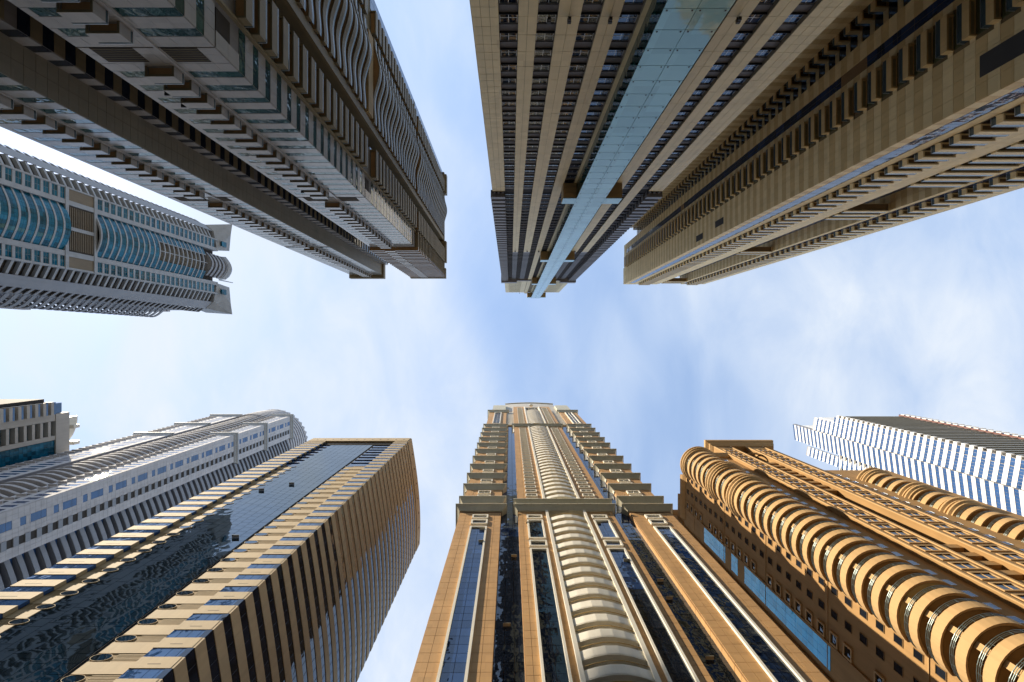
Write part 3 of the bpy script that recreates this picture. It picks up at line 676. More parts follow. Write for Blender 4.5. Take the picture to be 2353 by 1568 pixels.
    fy = Face(b, 'y', y1, 1)
    for i, (c0, c1, mt) in enumerate(((-22, -17, 'white_panel'), (-28, -22.5, 'dark_recess'), (-34, -28.4, 'white_panel'))):
        for z in zs[::1]:
            if z < H-14: fy.box('flank_slab', mt, X1+c0*k, X1+c1*k, z, z+p*.6, 0, .9)
    fy.box('flank_fin', 'white_panel', X1-40*k, X1-36*k, GZ, 215*k, 0, 4.5*k)
    pts = [(-30*k+16*k*i/8, 5*k*math.sin(math.pi*i/8)) for i in range(9)]
    ribbon('e_bk', pts, [(x, y-.4) for x, y in pts], 0, p*.5)
    for z in zs:
        if 150*k < z < H-20: fy.put('curved_balcony', 'e_bk', 'grey_panel', X1, 0, z)
    b.finish()
tower_c(); tower_d(); tower_e()
# ================================================================ F  large twin-winged block, upper left
def tower_f():
    p = 3.5; D = 38.9
    b = Building('balcony_block', 'huge twin-winged block of grey tile, green glass bands and brown balconies, upper left', 'apartment block', (-62, -70))
    fy = Face(b, 'y', -D, 1); fx = Face(b, 'x', -D, 1)
    T = 185.0; H = 262
    fl = [(z, 0) for z in (52.7-3.5*k for k in range(15, -1, -1))]+[(56.2, 0), (59.9, 1)]+[(65.1+3.5*j, 0) for j in range(16)]+[(121.6, 1)]+[(127.0+3.5*j, 0) for j in range(16)]
    tops = [T+3.5*j for j in range(22)]
    b.box('wing', 'tile_joint', -57, -D, -53.6, -D, GZ, H-1); b.box('wing', 'olive_dark', -57, -D, -97.8, -58.6, GZ, H-1); b.box('wing', 'tile_joint', -91.6, -73.5, -92, -D, GZ, H-2); b.box('link', 'dark_recess', -70.6, -57, -95, -59, GZ, H-6); b.box('link', 'tile_joint', -73.6, -70.6, -92, -44.8, GZ, H-4)
    # trays
    tray('f_box', 4.1, 1.5, 1.6, .22, .3, rh=.3); tray('f_side', 7.8, 1.7, 1.6, .22, .3, rh=.3); tray('f_small', 6.4, 1.6, 1.6, .22, .3, rh=.3)
    def put_tray(f, key, mat, a, z, rail=True):
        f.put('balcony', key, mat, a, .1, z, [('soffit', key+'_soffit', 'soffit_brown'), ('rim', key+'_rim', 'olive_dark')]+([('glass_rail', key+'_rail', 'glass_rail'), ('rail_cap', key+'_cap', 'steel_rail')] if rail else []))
    # wavy balcony
    n = 18; w = 23.4
    def wave(t): return 1.3+1.0*math.sin(2*math.pi*t*1.15-.9)*math.sin(math.pi*t)+.6*math.sin(math.pi*t)
    pts = [(-w/2+w*i/n, wave(i/n)) for i in range(n+1)]; base = [(-w/2, 0)]+pts+[(w/2, 0)]
    ribbon('f_w1', pts, [(x, y-.16) for x, y in pts], 0, 1.45); prism('f_w2', [(base, 0), (base, .2)]); boxes('f_w3', [(-w/2, -w/2+.18, 0, 1.3, 0, 1.45), (w/2-.18, w/2, 0, 1.3, 0, 1.45)]); merge('f_wave', ['f_w1', 'f_w2', 'f_w3'], [(0, 0, 0), (0, 0, .22), (0, 0, 0)])
    ribbon('f_wr', [(x, y-.03) for x, y in pts], [(x, y-.07) for x, y in pts], 1.46, 2.2); ribbon('f_wc', pts, [(x, y-.1) for x, y in pts], 2.2, 2.27)
    prism('f_ws', [([(x*.98, y-.3) if 0 < i < len(base)-1 else (x*.98, y) for i, (x, y) in enumerate(base)], .15), ([(x*.98, y-.3) if 0 < i < len(base)-1 else (x*.98, y) for i, (x, y) in enumerate(base)], .218)])
    # ---- +y fronts
    for (x0, x1, bx) in ((-57, -D, -49.2), (-91.6, -73.5, -81.5)):
        main = x0 == -57
        top = [(z, 0) for z in ([t+.5 for t in tops] if not main else [])]
        for z, mech in fl+top:
            if z < GZ+1: continue
            hi = z+1.45
            fy.panels('tile_white', x0, x1, hi, z+3.5 if not mech else z+5.2, 2.26, 2.05)
            if mech:
                for q0, q1 in ((x0+1.5, bx-.6), (bx+3.1, x1-2.4)):
                    fy.box('vent_niche', 'vent_dark', q0, q1, z, z+3.0, .05, .12)
                    for i in range(6): fy.box('vent_slat', 'olive_dark', q0+.1, q1-.1, z+.2+i*.48, z+.26+i*.48, .12, .15)
                fy.panels('tile_white', x0, x0+1.5, z, hi, 1.5, 1.5); fy.panels('tile_white', x1-2.4, x1, z, hi, 2.4, 1.5)
                fy.panels('tile_white', bx-.6, bx+3.1, z, hi, 1.8, 1.5)
            else:
                for q0, q1 in ((x0+1.0, bx-1.3), (bx+3.0, x1-.02)):
                    m = max(1, round((q1-q0)/1.7)); ww = (q1-q0)/m
                    for i in range(m): fy.box('window_pane', 'glass_green', q0+i*ww+.03, q0+(i+1)*ww-.03, z+.02, hi-.02, 0, .06)
                fy.panels('tile_white', x0, x0+1.0, z, hi, 1.0, 1.5); fy.panels('tile_white', bx-1.3, bx+3.0, z, hi, 2.15, 1.5)
                put_tray(fy, 'f_box', 'olive_clad' if z > 9999 else 'tile_white', bx, z-1.3)
            if random.random() < .07 and not mech:
                fy.put('open_window', boxes('f_hop', [(-.8, .8, 0, .8, 0, .07)]), 'black_metal', bx-3.2, .1, z+1.35)
        fy.box('fin', 'tile_white', bx+2.55, bx+2.9, GZ, T if main else H-2, .1, .35)
    b.box('cornice', 'olive_clad', -92.2, -72.4, -92, -36.9, H-2, H+1.5); 
    # ---- recess between the wings
    sx = Face(b, 'x', -73.5, 1); sx.panels('grey_olive', -44.8, -D, GZ, H-2, 2.95, 1.75)
    sy = Face(b, 'y', -44.8, 1); sb = Face(b, 'x', -70.6, 1)
    for z, mech in fl+[(t, 0) for t in tops]:
        if z < GZ+1: continue
        sy.box('recess_pane', 'glass_dark', -73.5, -70.62, z, z+1.5, 0, .05); sy.panels('tile_white', -73.4, -70.62, z+1.5, z+3.5, 2.8, 2)
        sb.box('recess_pane', 'glass_dark', -58.9, -44.9, z, z+1.7, 0, .05); sb.panels('olive_dark', -58.9, -44.9, z+1.7, z+3.5, 3.5, 1.8)
    # ---- +x flank
    fx.box('pier', 'olive_clad', -60.7, -58.6, GZ, H, 0, .7); fx.box('pier', 'olive_clad', -85.2, -84.4, GZ, H, 0, .5)
    b.box('glazed_slot', 'charcoal', -57, -D-3.6, -58.6, -53.6, GZ, H-2)
    for z, mech in fl+[(t+.5, 0) for t in tops]:
        if z < GZ+1: continue
        up = z > T
        if mech:
            fx.box('vent_niche', 'vent_dark', -44.2, -41.2, z, z+3, 0, .12)
            fx.panels('tile_white', -41.2, -D, z, z+5.2, 2.3, 2.6)
            fx.box('plain_panel', 'soffit_tile', -83.5, -61.5, z-.6, z+3.4, 0, 1.2); continue
        if not up:
            m = 3; ww = (D-45+0)/m
            for i in range(3): fx.box('window_pane', 'glass_green', -45+i*2.03+.03, -45+(i+1)*2.03-.03, z+.02, z+1.43, 0, .06)
            fx.panels('tile_white', -45, -D, z+1.45, z+3.5, 2.03, 2.05)
        put_tray(fx, 'f_side', 'olive_clad', -49.5, z-1.2)
        fx.box('glazed_pane', 'glass_dark', -58.55, -53.65, z-1.2, z+2.2, -3.6, -3.4); fx.box('glazed_pane', 'glass_blue', -54.6, -53.7, z-.2, z+1.6, -.5, -.3)
        fx.put('wave_balcony', 'f_wave', 'olive_clad', -72.6, 0, z-1.2, [('soffit', 'f_ws', 'soffit_brown'), ('glass_rail', 'f_wr', 'glass_rail'), ('rail_cap', 'f_wc', 'rail_dark')])
        fx.box('balcony_glazing', 'glass_dark', -84.2, -60.9, z+.3, z+2.2, 0, .08); fx.box('balcony_glazing', 'glass_dark', -53.2, -45.8, z+.3, z+2.2, 0, .08)
        put_tray(fx, 'f_small', 'olive_clad', -88.6, z-1.2)
        for i in range(2): fx.box('flank_pane', 'glass_blue', -97.6+i*2.6, -95.1+i*2.6, z-1.2, z+2.2, .02, .12)
    fx.box('fin', 'olive_clad', -45.5, -45.1, GZ, T, 0, .6)
    # ---- upper storeys: slab fins wrapping the corner
    for t in tops:
        fy.box('slab_fin', 'tile_white', -57.4, -37.5, t, t+1.0, 0, 1.5); fy.box('slab_soffit', 'soffit_brown', -57.3, -37.6, t-.05, t-.004, .05, 1.45)
        fx.box('slab_fin', 'olive_clad', -45.2, -D-.02, t, t+1.0, 0, 1.4)
        fy.box('storey_pane', 'glass_dark', -56.8, -D-.02, t+1.1, t+3.4, 0, .06); put_tray(fy, 'f_box', 'tile_white', -49.2, t+.3, False)
        fx.box('storey_pane', 'glass_dark', -45, -D-.1, t+1.1, t+3.4, 0, .06)
    fy.box('cornice', 'olive_clad', -57.5, -37.2, H-1, H+2, -4, 1.8); fx.box('roof_box', 'olive_clad', -58, -46, H-3, H+1, -2, 2.2); fx.box('roof_box', 'olive_clad', -96, -85, H-3, H+1, -2, 2.4); fx.box('roof_edge', 'olive_clad', -97.8, -38.0, H-1.4, H+1.0, -3, .9)
    b.finish()

# ================================================================ G  sandstone tower with the ice-blue glass fin
def tower_g():
    p = 3.5; D = 41.9; S = lambda s: s*D
    b = Building('glass_fin_tower', 'very tall sandstone and charcoal tower with a pale blue glass fin, top centre', 'skyscraper', (18, -64))
    f = Face(b, 'y', -D, 1)
    x0, x1 = S(-.1167), S(.992)
    b.box('shaft', 'charcoal', x0+.1, x1-.1, -D-44, -D-.5, GZ, 300)
    cols = [(-.0357, .0235), (.0823, .1426), (.2124, .2727), (.3315, .3934), (.6027, .655), (.7236, .779), (.843, .9017)]
    piers = [(.0235, .0823, 208), (.1426, .2124, 208), (.2727, .3315, 383), (.3934, .4204, 383), (.655, .7236, 208), (.779, .843, 208)]
    ends = [(-.1167, -.0357), (.9017, .992)]
    for s0, s1, zt in piers:
        b.box('pier_core', 'sandstone_joint', S(s0), S(s1), -D-.6, -D+.35, GZ, zt)
        m = 2 if s1-s0 > .04 else 1
        f.panels('sandstone', S(s0), S(s1), GZ, zt, (S(s1)-S(s0))/m, 3.5 if zt < 300 else 3.5, d0=.35)
        if zt < 300: f.panels('slate_panel', S(s0), S(s1), 208.2, 298, (S(s1)-S(s0))/m, 3.5, d0=.1)
    for s0, s1 in ends:
        b.box('pier_core', 'sandstone_joint', S(s0)+.05, S(s1), -D-.6, -D+.35, GZ, 124.5)
        f.panels('sandstone', S(s0), S(s1), GZ, 124.5, (S(s1)-S(s0))/3, 1.75, d0=.35)
        z = 124.6
        while z < 296:
            f.box('dark_band', 'slate_panel', S(s0)-.6 if s0 < 0 else S(s0), S(s1)+(.6 if s0 > .5 else 0), z+1.6, z+3.5, -.5, 1.5)
            f.box('dark_slot', 'black_gap', S(s0), S(s1), z, z+1.6, -.5, .3)
            for i in range(3):
                a = S(s0)+(S(s1)-S(s0))*(i+.2)/3; f.box('slot_mullion', 'charcoal', a, a+.5, z, z+1.6, .3, .7)
            z += p
    sx = Face(b, 'x', x0, -1); sx.panels('sandstone', -D-40, -D+.3, GZ, 124.5, 2.2, 3.5)
    for ci, (s0, s1) in enumerate(cols):
        z = 58-3.5*16
        while z < 296:
            a0, a1 = S(s0), S(s1)
            if 121 < z < 125: f.box('dark_slot', 'black_gap', a0, a1, z, z+3.5, -.4, -.1)
            else:
                f.window('glass_win' if ci < 3 else 'glass_navy', 'steel_rail', a0+.1, a1-.1, z, z+2.0, d=-.3, fw=.05, fd=.08, mull=(1, 1), mw=.06)
                f.box('spandrel', 'charcoal', a0, a1, z+2.05, z+3.45, -.5, -.12); f.box('sill', 'black_gap', a0, a1, z-.14, z-.02, -.4, .12)
            z += p
    # dark upper stage
    for a0, a1 in ((x0-1.2, x0+9), (x1-9, x1+1.2)):
        f.box('stage_cap', 'slate_panel', a0, a1, 297, 302, -30, 2.4)
    f.box('stage_cap', 'slate_panel', x0+9, x1-9, 298, 301, -30, 1.2)
    z = 213
    while z < 296:
        for s0, s1 in ((.0235, .0823), (.1426, .2124), (.655, .7236), (.779, .843)): f.box('dark_slot', 'black_gap', S(s0), S(s1), z, z+1.4, .2, .24)
        z += p
    # pale crown
    cxm = 18.3
    b.box('crown', 'sandstone_joint', cxm-22.3, cxm+22.3, -D-40, -D-.4, 300, 382)
    f.panels('sandstone', cxm-22.4, S(.2727), 302, 382, 2.6, 3.5, d0=-.4); f.panels('sandstone', S(.62), cxm+22.4, 302, 382, 2.6, 3.5, d0=-.4)
    for j in range(22):
        for s in (-1, 1):
            f.box('crown_slot', 'black_gap', cxm+s*15-4.5, cxm+s*15+4.5, 304+j*3.5, 304.5+j*3.5, -.28, -.24)
    # glass fin
    e = 4.5; a0, a1 = 17.15, 24.64
    b.box('fin_core', 'charcoal', a0+.3, a1-.3, -D-.5, -D+e-.3, GZ, 381)
    z = GZ; h = 3.5
    while z < 380:
        for i in range(2):
            q0 = a0+i*(a1-a0)/2; q1 = a0+(i+1)*(a1-a0)/2
            f.box('fin_pane', 'glass_ice', q0+.035, q1-.035, z+.04, z+h-.04, e-.25, e)
            for qa in (q0+.45, q1-.45): f.box('spider_bolt', 'black_metal', qa-.09, qa+.09, z+.22, z+.4, e, e+.05)
        g = Face(b, 'x', a0, -1)
        for i in range(3): g.box('fin_side_glass', 'glass_green', -D+.1+i*1.45, -D+1.5+i*1.45, z+.05, z+h-.05, -.25, 0)
        g = Face(b, 'x', a1, 1)
        for i in range(3): g.box('fin_side_glass', 'glass_green', -D+.1+i*1.45, -D+1.5+i*1.45, z+.05, z+h-.05, -.25, 0)
        z += h
    for z in (118, 206, 289, 375):
        for (q0, q1) in ((13.7, a0-.02), (a1+.02, 29.0)):
            f.box('bracket', 'soffit_tile', q0, q1, z, z+4.6, .5, e-.2)
            m = 2
            for i in range(3):
                for j in range(3): f.box('soffit_panel', 'soffit_tile', q0+.05+i*(q1-q0-.1)/3+.04, q0+.05+(i+1)*(q1-q0-.1)/3-.04, z-.1, z-.002, .55+j*1.22, .55+(j+1)*1.22-.08)
            f.box('bracket_glass', 'glass_ice', q0, q1, z, z+4.6, e-.19, e)
    # floodlights on the piers
    boxes('g_lamp', [(-.08, .08, 0, .5, .28, .36), (-.24, .24, .35, .85, -.1, .3), (-.2, .2, .4, .8, -.45, -.1)])
    for s, z in ((.117, 57.7), (.178, 57.7), (.302, 57.7), (.69, 57.7), (.178, 204), (.302, 204), (.69, 204), (.05, 204), (.178, 375), (.302, 375), (.69, 375)):
        f.put('floodlight', 'g_lamp', 'black_metal', S(s), .45, z)
    b.finish()

# ================================================================ H  honey two-tone block, upper right
def tower_h():
    p = 3.5; XH, D = 70.3, 36.4; H = 281
    b = Building('honey_block', 'honey coloured two-tone tiled block with recessed brown balconies, upper right', 'apartment block', (95, -62))
    fx = Face(b, 'x', XH, -1); fy = Face(b, 'y', -D, 1); S = lambda s: s*D
    b.box('shaft', 'honey_joint', XH, S(2.52), -60, -D, GZ, H); b.box('shaft', 'honey_joint', S(2.86), S(3.3), -60, -D, GZ, H-1); b.box('shaft', 'dark_recess', S(2.5), S(2.9), -60, -D-4.2, GZ, H-4)
    tray('h_tray', 5.8, 1.2, 1.1, .3, .3); tray('h_front', 6.2, 1.3, 1.1, .3, .3); tray('h_long', 12.0, 2.2, 1.1, .3, .3); tray('h_back', 2.8, 1.8, 1.3, .3, .3)
    zs = []; z = GZ+.3
    while z < H-5: zs.append(z); z += p
    mech = [i for i in range(len(zs)) if i in (26, 27, 53)]
    for i, z in enumerate(zs):
        m = i in mech
        # broad two-tone bands on the -x face
        fx.panels(['honey_light', 'honey_dark'], -45.6, -D, z, z+p, 2.3, 1.75); fx.panels(['honey_light', 'honey_dark'], -54.1, -52.6, z, z+p, 1.5, 1.75)
        fx.panels(['honey_light', 'honey_dark'], -60, -56.5, z, z+p, 1.75, 1.75)
        fx.panels(['honey_light', 'honey_dark'], -52.6, -45.6, z, z+.9, 2.33, .9)
        if m: fx.box('louvre', 'soffit_brown', -51.5, -46.5, z+.9, z+3.4, 0, .04)
        else: fx.box('balcony_door', 'glass_sage', -51.9, -46.3, z+.95, z+3.3, 0, .05)
        fx.put('balcony', 'h_tray', 'honey_dark', -49.1, .08, z-.2, [('soffit', 'h_tray_soffit', 'olive_ceiling'), ('glass_rail', 'h_tray_rail', 'glass_rail'), ('rail_cap', 'h_tray_cap', 'steel_rail')])
        if not m:
            fx.box('strip_pane', 'glass_navy', -55.3, -54.15, z+.04, z+p-.04, 0, .03); fx.box('strip_pane', 'glass_navy', -56.45, -55.38, z+.04, z+p-.04, 0, .03)
        else: fx.box('louvre', 'soffit_brown', -56.4, -54.2, z, z+p, 0, .03)
        # +y face
        fy.panels(['honey_light', 'honey_dark'], S(1.93), S(1.99), z, z+p, 2.2, 1.75); fy.panels(['honey_light'], S(2.075), S(2.13), z, z+p, 2, 1.75); fy.panels(['honey_light'], S(2.36), S(2.52), z, z+p, 2.9, 1.75); fy.panels(['honey_light'], S(2.86), S(2.9), z, z+p, 1.5, 1.75); fy.panels(['honey_light'], S(3.16), S(3.3), z, z+p, 2.5, 1.75)
        fy.box('strip_pane', 'glass_navy', S(1.995), S(2.07), z+.04, z+p-.04, 0, .04)
        fy.box('strip_pane', 'glass_navy', S(2.325), S(2.355), z+.04, z+p-.04, 0, .04); fy.box('strip_pane', 'glass_navy', S(2.91), S(2.94), z+.04, z+p-.04, 0, .04); fy.box('strip_pane', 'glass_navy', S(3.12), S(3.155), z+.04, z+p-.04, 0, .04)
        for (c, key) in ((S(2.228), 'h_front'), (S(3.03), 'h_front')):
            fy.panels(['honey_light'], c-3.3, c+3.3, z, z+.9, 2.2, .9); fy.box('balcony_door', 'glass_win', c-3, c+3, z+.95, z+3.3, 0, .04)
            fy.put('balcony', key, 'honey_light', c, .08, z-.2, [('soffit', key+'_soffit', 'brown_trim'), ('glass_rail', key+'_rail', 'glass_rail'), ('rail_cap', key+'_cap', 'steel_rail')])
        # recess: glazed back wall, long balconies on some storeys
        fb = Face(b, 'y', -D-4.2, 1)
        for q in range(4): fb.box('recess_pane', 'glass_blue', S(2.52)+q*3.1, S(2.52)+q*3.1+3.0, z+.05, z+p-.05, 0, .05)
        if i < 31 or 36 <= i < 39 or 52 <= i < 54 or i > len(zs)-4:
            fb.put('long_balcony', 'h_long', 'honey_light', S(2.69), 2.4, z-.2, [('soffit', 'h_long_soffit', 'brown_trim'), ('glass_rail', 'h_long_rail', 'glass_rail'), ('rail_cap', 'h_long_cap', 'steel_rail')])
        fs = Face(b, 'x', S(2.86), -1); fs.panels(['honey_light', 'honey_dark'], -D-4.2, -D, z, z+p, 2.1, 1.75)
        # rear wing
        fw = Face(b, 'x', 77.5, -1); fw.panels(['honey_light', 'honey_dark'], -70.4, -61, z, z+1.3, 3.2, 1.3); fw.box('window', 'glass_dark', -69, -62, z+1.35, z+3.4, 0, .04)
        fr = Face(b, 'y', -70.4, 1); fr.panels(['honey_light', 'honey_dark'], 62, 74.6, z, z+p, 2.1, 1.75)
        fr.put('balcony', 'h_back', 'honey_dark', 76.0, .05, z-.2, [('soffit', 'h_back_soffit', 'brown_trim'), ('glass_rail', 'h_back_rail', 'glass_rail')])
    fx.panels(['honey_light'], -46.2, -D, H-5, H+1.8, 2.3, 1.75); fx.panels('honey_light', -60, -46.2, H-5, H, 2.3, 1.75); fy.panels('honey_light', S(1.93), S(2.5), H-4, H+1.8, 2.6, 1.9)
    b.box('parapet', 'honey_light', XH-.1, S(2.5), -46, -D+.1, H, H+1.9); b.box('parapet', 'honey_light', S(2.9), S(3.3), -50, -D+.1, H-1, H+1.2)
    b.box('wing', 'honey_joint', 42, 77.5, -95, -70.4, GZ, H-6); b.box('wing', 'honey_joint', 77.5, 100, -95, -60, GZ, H-2)
    fx.box('plant_louvre', 'dark_recess', -42.8, -39.6, 49, 68, .1, .2)
    for (y, z) in ((-41.5, 150), (-40.2, 166)): fx.box('vent', 'dark_recess', y, y+2.2, z, z+6, .1, .16)
    for k in range(9):
        fb.put('open_window', boxes('h_hop', [(-.8, .8, 0, .9, 0, .08)]), 'black_metal', S(2.56)+(k % 3)*3, .05, 100+k*17)
    b.finish()

# ================================================================ I  ochre tower with round balconies
def tower_i():
    p = 3.5
    b = Building('round_balcony_tower', 'ochre tower with a corner stack of round balconies, lower right', 'apartment block', (85, 62))
    Y0 = 40.0; X0 = 60.4
    fy = Face(b, 'y', Y0, -1); fx = Face(b, 'x', X0, -1)
    c1 = (64.2, 41.6); Rr = 5.5
    b.box('shaft', 'ochre_render', X0, 78, Y0+2.5, 95, GZ, 158); b.box('shaft', 'ochre_render', 78, 84.6, Y0, 80, GZ, 180); b.box('shaft', 'ochre_render', 90.2, 97, Y0, 80, GZ, 180); b.box('shaft', 'ochre_render', 97, 101, Y0+1, 80, GZ, 180); b.box('shaft', 'ochre_render', 84.6, 90.2, Y0+3, 80, GZ, 176); b.box('shaft', 'ochre_render', 101, 124, Y0+2, 90, GZ, 150); b.box('shaft', 'ochre_render', X0+.6, 80, 55, 95, GZ, 166); b.box('shaft', 'ochre_render', X0-.5, 76, 63.5, 95, GZ, 170)
    b.box('wall_bay', 'ochre_render', 70.5, 78, Y0+1.0, Y0+3, GZ, 164)
    for x0, x1 in ((78.0, 78.5), (84.1, 84.6), (90.2, 90.7), (96.5, 97.0)):
        fy.box('pilaster', 'ochre_trim', x0, x1, GZ, 175, 0, .25)
    r = lambda e: [(78-e, Y0-e), (101+e, Y0-e), (101+e, Y0+12), (78-e, Y0+12)]
    prism('i_main_corn', [(r(.2), 0), (r(.9), 1.2), (r(.9), 1.8), (r(1.8), 3), (r(1.8), 4.2)]); b.put('cornice', 'i_main_corn', 'ochre_trim', Matrix.Translation((0, 0, 175)))
    r2 = lambda e: [(70.5-e, Y0+.6-e), (78, Y0+.6-e), (78, Y0+8), (70.5-e, Y0+8)]
    prism('i_corn2', [(r2(.1), 0), (r2(.6), 1), (r2(1.0), 2)]); b.put('cornice', 'i_corn2', 'ochre_trim', Matrix.Translation((0, 0, 162)))
    # round balcony modules
    n = 36
    def ringmesh(key, R0, R1, z0, z1):
        t = [2*math.pi*i/n for i in range(n+1)]
        ribbon(key, [(R0*math.cos(q), R0*math.sin(q)) for q in t], [(R1*math.cos(q), R1*math.sin(q)) for q in t], z0, z1)
    circ = lambda q: [(q*math.cos(2*math.pi*i/n), q*math.sin(2*math.pi*i/n)) for i in range(n)]
    for nm, q in (('i', Rr), ('j', 4.8)):
        ringmesh(nm+'_par', q, q-.25, 0, 1.4); prism(nm+'_slab', [(circ(q-.24), .18), (circ(q-.24), .45)]); merge(nm+'_bal', [nm+'_par', nm+'_slab'])
        prism(nm+'_sof', [(circ(q-.5), .12), (circ(q-.5), .176)])
        ringmesh(nm+'_r1', q-.08, q-.14, 1.75, 1.8); ringmesh(nm+'_r2', q-.08, q-.14, 1.95, 2.0); ringmesh(nm+'_r3', q-.06, q-.16, 2.18, 2.25)
        boxes(nm+'_posts', [(q*math.cos(t)-.12*math.cos(t)-.03, q*math.cos(t)-.12*math.cos(t)+.03, q*math.sin(t)-.12*math.sin(t)-.03, q*math.sin(t)-.12*math.sin(t)+.03, 1.55, 2.2) for t in [2*math.pi*i/24 for i in range(24)]])
        merge(nm+'_rail', [nm+'_r1', nm+'_r2', nm+'_r3', nm+'_posts'])
        prism(nm+'_corn', [(circ(q-.1), 0), (circ(q+.35), .5), (circ(q+.35), .8), (circ(q+.7), 1.3), (circ(q+.7), 1.7)])
    boxes('i_post', [(-.35, .35, -.45, .45, 0, 1.98)])
    ZT = 150
    def stack(c, nm, q, zt, corn, olive):
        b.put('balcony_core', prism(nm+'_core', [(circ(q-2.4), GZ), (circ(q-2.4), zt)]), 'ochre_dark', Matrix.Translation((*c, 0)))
        z = GZ+.8; k = 0
        a = math.atan2(-c[1], -c[0])
        while z < zt-1:
            M = Matrix.Translation((*c, z))
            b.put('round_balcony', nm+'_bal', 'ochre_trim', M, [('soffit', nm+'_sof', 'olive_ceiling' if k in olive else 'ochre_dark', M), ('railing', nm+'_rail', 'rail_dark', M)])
            b.put('balcony_post', 'i_post', 'ochre_trim', Matrix.Translation((c[0]+(q-.75)*math.cos(a), c[1]+(q-.75)*math.sin(a), z+1.52)) @ Matrix.Rotation(a, 4, 'Z'))
            z += p; k += 1
        for zc in corn: b.put('round_cornice', nm+'_corn', 'ochre_trim', Matrix.Translation((*c, zc)))
    stack(c1, 'i', Rr, ZT+4, (ZT+4, ZT+2.4, 132.5, 134, 119.6, 121), (11, 13, 14, 20))
    stack((112, 44), 'j', 4.8, 139, (139, 137, 124, 122, 112, 110), (9, 12))
    # -y face windows
    k = 0; z = GZ+1.6
    while z < 170:
        if z < 158:
            fq = Face(b, 'y', Y0+1.0, -1); fq.window('glass_navy', 'steel_rail', 73.0, 75.6, z, z+1.7, d=.0, fw=.06, fd=.04, mull=(1, 0))
        for (c, f0) in ((81.3, 0), (93.8, 0)):
            if z < 172: fy.window('glass_win', 'ochre_trim', c-1.9, c+1.9, z-.4, z+2.2, d=.0, fw=.32, fd=.2, mull=(1, 0), name='framed_window')
        if z < 165: Face(b, 'y', Y0+1, -1).window('glass_navy', 'steel_rail', 98, 100, z, z+1.7, d=0, fw=.06, fd=.04, mull=(1, 0))
        if z < 146: Face(b, 'y', Y0+2, -1).window('glass_navy', 'steel_rail', 102.6, 104.6, z, z+1.6, d=0, fw=.06, fd=.04)
        fr = Face(b, 'y', Y0+3, -1)
        if (k//9) % 2 == 0: b.box('recess_balcony', 'ochre_render', 84.7, 90.1, Y0+.7, Y0+3, z-.6, z+.9)
        else:
            for q in range(3): fr.box('recess_pane', 'glass_sage', 84.8+q*1.8, 86.5+q*1.8, z-1.5, z+1.9, 0, .1)
        z += p; k += 1
    n2 = 24; t = [2*math.pi*i/n2 for i in range(n2+1)]
    ribbon('i_ring', [(3.0*math.cos(q), 3.0*math.sin(q)) for q in t], [(2.5*math.cos(q), 2.5*math.sin(q)) for q in t], 0, .5)
    b.put('roof_ring', 'i_ring', 'ochre_trim', Matrix.Translation((87.4, Y0+1.4, 166)) @ Matrix.Rotation(R(60), 4, 'X'))
    # -x face: small windows, framed windows and tall glazing coloured like reflected sky
    z = GZ+1.6; k = 0
    while z < 160:
        fx.window('glass_win', 'ochre_dark', 45.6, 47.0, z, z+1.7, d=0, fw=.08, fd=.08)
        fw = Face(b, 'x', X0, -1)
        if z < 158: fw.window('glass_win', 'ochre_dark', 50.0, 51.5, z, z+1.7, d=0, fw=.08, fd=.08)
        fz = Face(b, 'x', X0, -1)
        if k % 9 != 4: fz.window('glass_win', 'ochre_trim', 54.2, 56.6, z-.2, z+1.9, d=.0, fw=.3, fd=.25, name='framed_window')
        pass
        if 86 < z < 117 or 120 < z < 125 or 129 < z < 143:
            for q in range(3): fz.box('tall_glazing', 'glass_painted_sky', 57.4+q*1.55, 58.9+q*1.55, z-1.6, z+1.85, 0, .06)
        fx.box('band', 'ochre_trim', 44, 62, z+2.6, z+2.72, 0, .12) if k % 6 == 0 else None
        z += p; k += 1
    b.box('pilaster', 'ochre_render', X0-.25, X0, 56.8, 57.3, GZ, 160)
    r3 = lambda e: [(X0-.5-e, 63.5-e), (70, 63.5-e), (70, 84), (X0-.5-e, 84)]
    prism('i_corn3', [(r3(.1), 0), (r3(.7), 1), (r3(1.1), 2.2)]); b.put('cornice', 'i_corn3', 'ochre_trim', Matrix.Translation((0, 0, 168)))
    r4 = lambda e: [(X0-e, 46), (70, 46), (70, 61), (X0-e, 61)]
    prism('i_corn4', [(r4(.1), 0), (r4(.7), 1), (r4(1.1), 2.2)]); b.put('cornice', 'i_corn4', 'ochre_trim', Matrix.Translation((0, 0, 157)))
    b.finish()

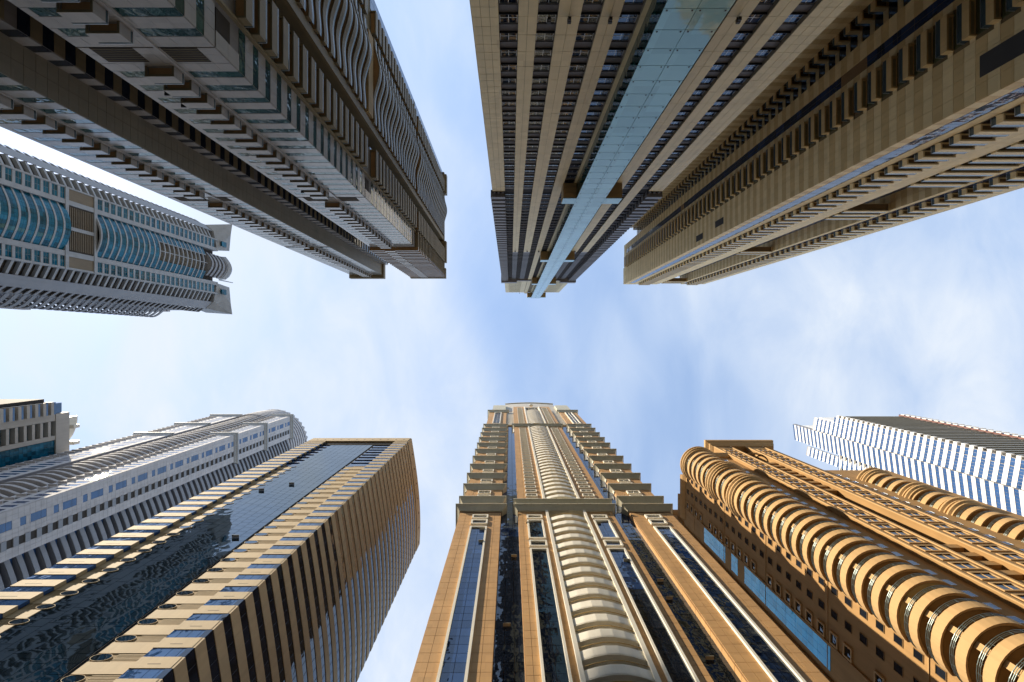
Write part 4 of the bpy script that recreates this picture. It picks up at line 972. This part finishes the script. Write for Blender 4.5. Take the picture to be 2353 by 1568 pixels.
# ================================================================ J  white faceted tower, far right
def tower_j():
    p = 3.5
    b = Building('white_faceted_tower', 'bright white faceted tower with narrow blue window rows, far right behind the ochre one', 'skyscraper', (212, 62))
    K = [(190.8, 43.5), (188.9, 54.2), (189.2, 64.6)]
    def seg(P, Q):
        a = math.atan2(Q[1]-P[1], Q[0]-P[0]); L = math.hypot(Q[0]-P[0], Q[1]-P[1])
        return Matrix.Translation((P[0], P[1], 0)) @ Matrix.Rotation(a, 4, 'Z'), L
    b.box('core', 'grey_slab', 192.5, 232, 45.8, 84, GZ, 262); b.box('core', 'bright_white', 191.5, 210, 54.5, 64, GZ, 300); b.box('core', 'bright_white', 192.5, 212, 46.6, 54.4, GZ, 284)
    def wall(P, Q, zt, nw):
        M, L = seg(P, Q); z = GZ; w = L/nw
        # local: x along the wall, y outwards is -x world -> left-hand side of direction
        def bx(name, mat, a0, a1, z0, z1, d0, d1):
            b.put(name, 'box', mat, M @ Matrix.Translation(((a0+a1)/2, (d0+d1)/2, (z0+z1)/2)) @ Matrix.Diagonal((a1-a0, d1-d0, z1-z0, 1)))
        bx('wall', 'slate_panel', .05, L-.05, GZ, zt, -2.0, 0)
        while z < zt-1:
            m = 2
            for q in range(nw//2): bx('cladding_panel', 'bright_white', q*2*w+.03, (q+1)*2*w-.03, z+.03, min(z+1.75, zt), 0, .14)
            for q in range(nw):
                if z+3.4 < zt: bx('pane', 'glass_blue', q*w+.05+(.25 if q == 0 else 0), (q+1)*w-.05, z+1.78, z+3.48, -.02, .06)
            z += p
    wall(K[0], (190.3, 46.6), 268, 2); wall((190.3, 46.6), K[1], 285, 6); wall((187.9, 54.2), K[2], 303, 8); wall((190.5, 66.4), (189.6, 72), 292, 4)
    # -y side: deep balcony slabs
    fy = Face(b, 'y', 43.5, -1); z = GZ+.5
    while z < 268:
        fy.box('balcony_slab', 'grey_slab', 191.6, 229, z, z+.55, -2.3, .6); fy.box('balcony_glass', 'glass_rail', 192, 229, z+.6, z+1.5, .4, .45)
        fy.box('slab_edge', 'bright_white', 191.2, 193, z, z+1.7, -1.5, .9)
        fy.box('pier_panel', 'bright_white', 229, 233, z, z+2.2, -2, 1.6); fy.box('pier_pane', 'glass_blue', 229.3, 232.5, z+2.2, z+3.5, -2, 1.45)
        z += p
    fy.box('pier_trim', 'maroon_trim', 228.6, 229, GZ, 268, -2, 1.2)
    # -x side further back: white fins and grey soffits
    fx = Face(b, 'x', 190.5, -1); z = GZ+.5
    while z < 262:
        fx.box('balcony_slab', 'grey_slab', 64.8, 84, z, z+1.0, -2.2, .3); fx.box('fin', 'bright_white', 64.8, 84, z+1.0, z+1.7, -.2, .5)
        fx.box('balcony_glass', 'glass_blue', 65, 84, z+1.75, z+2.6, .2, .3)
        for q in (67.5, 72, 77): fx.box('ceiling_lamp', 'gold_rail', q, q+.3, z-.08, z-.004, -1.2, -.9)
        z += p
    b.finish()
tower_f(); tower_g(); tower_h(); tower_i(); tower_j()
print('OBJECT COUNTS', STATS, sum(STATS.values()))
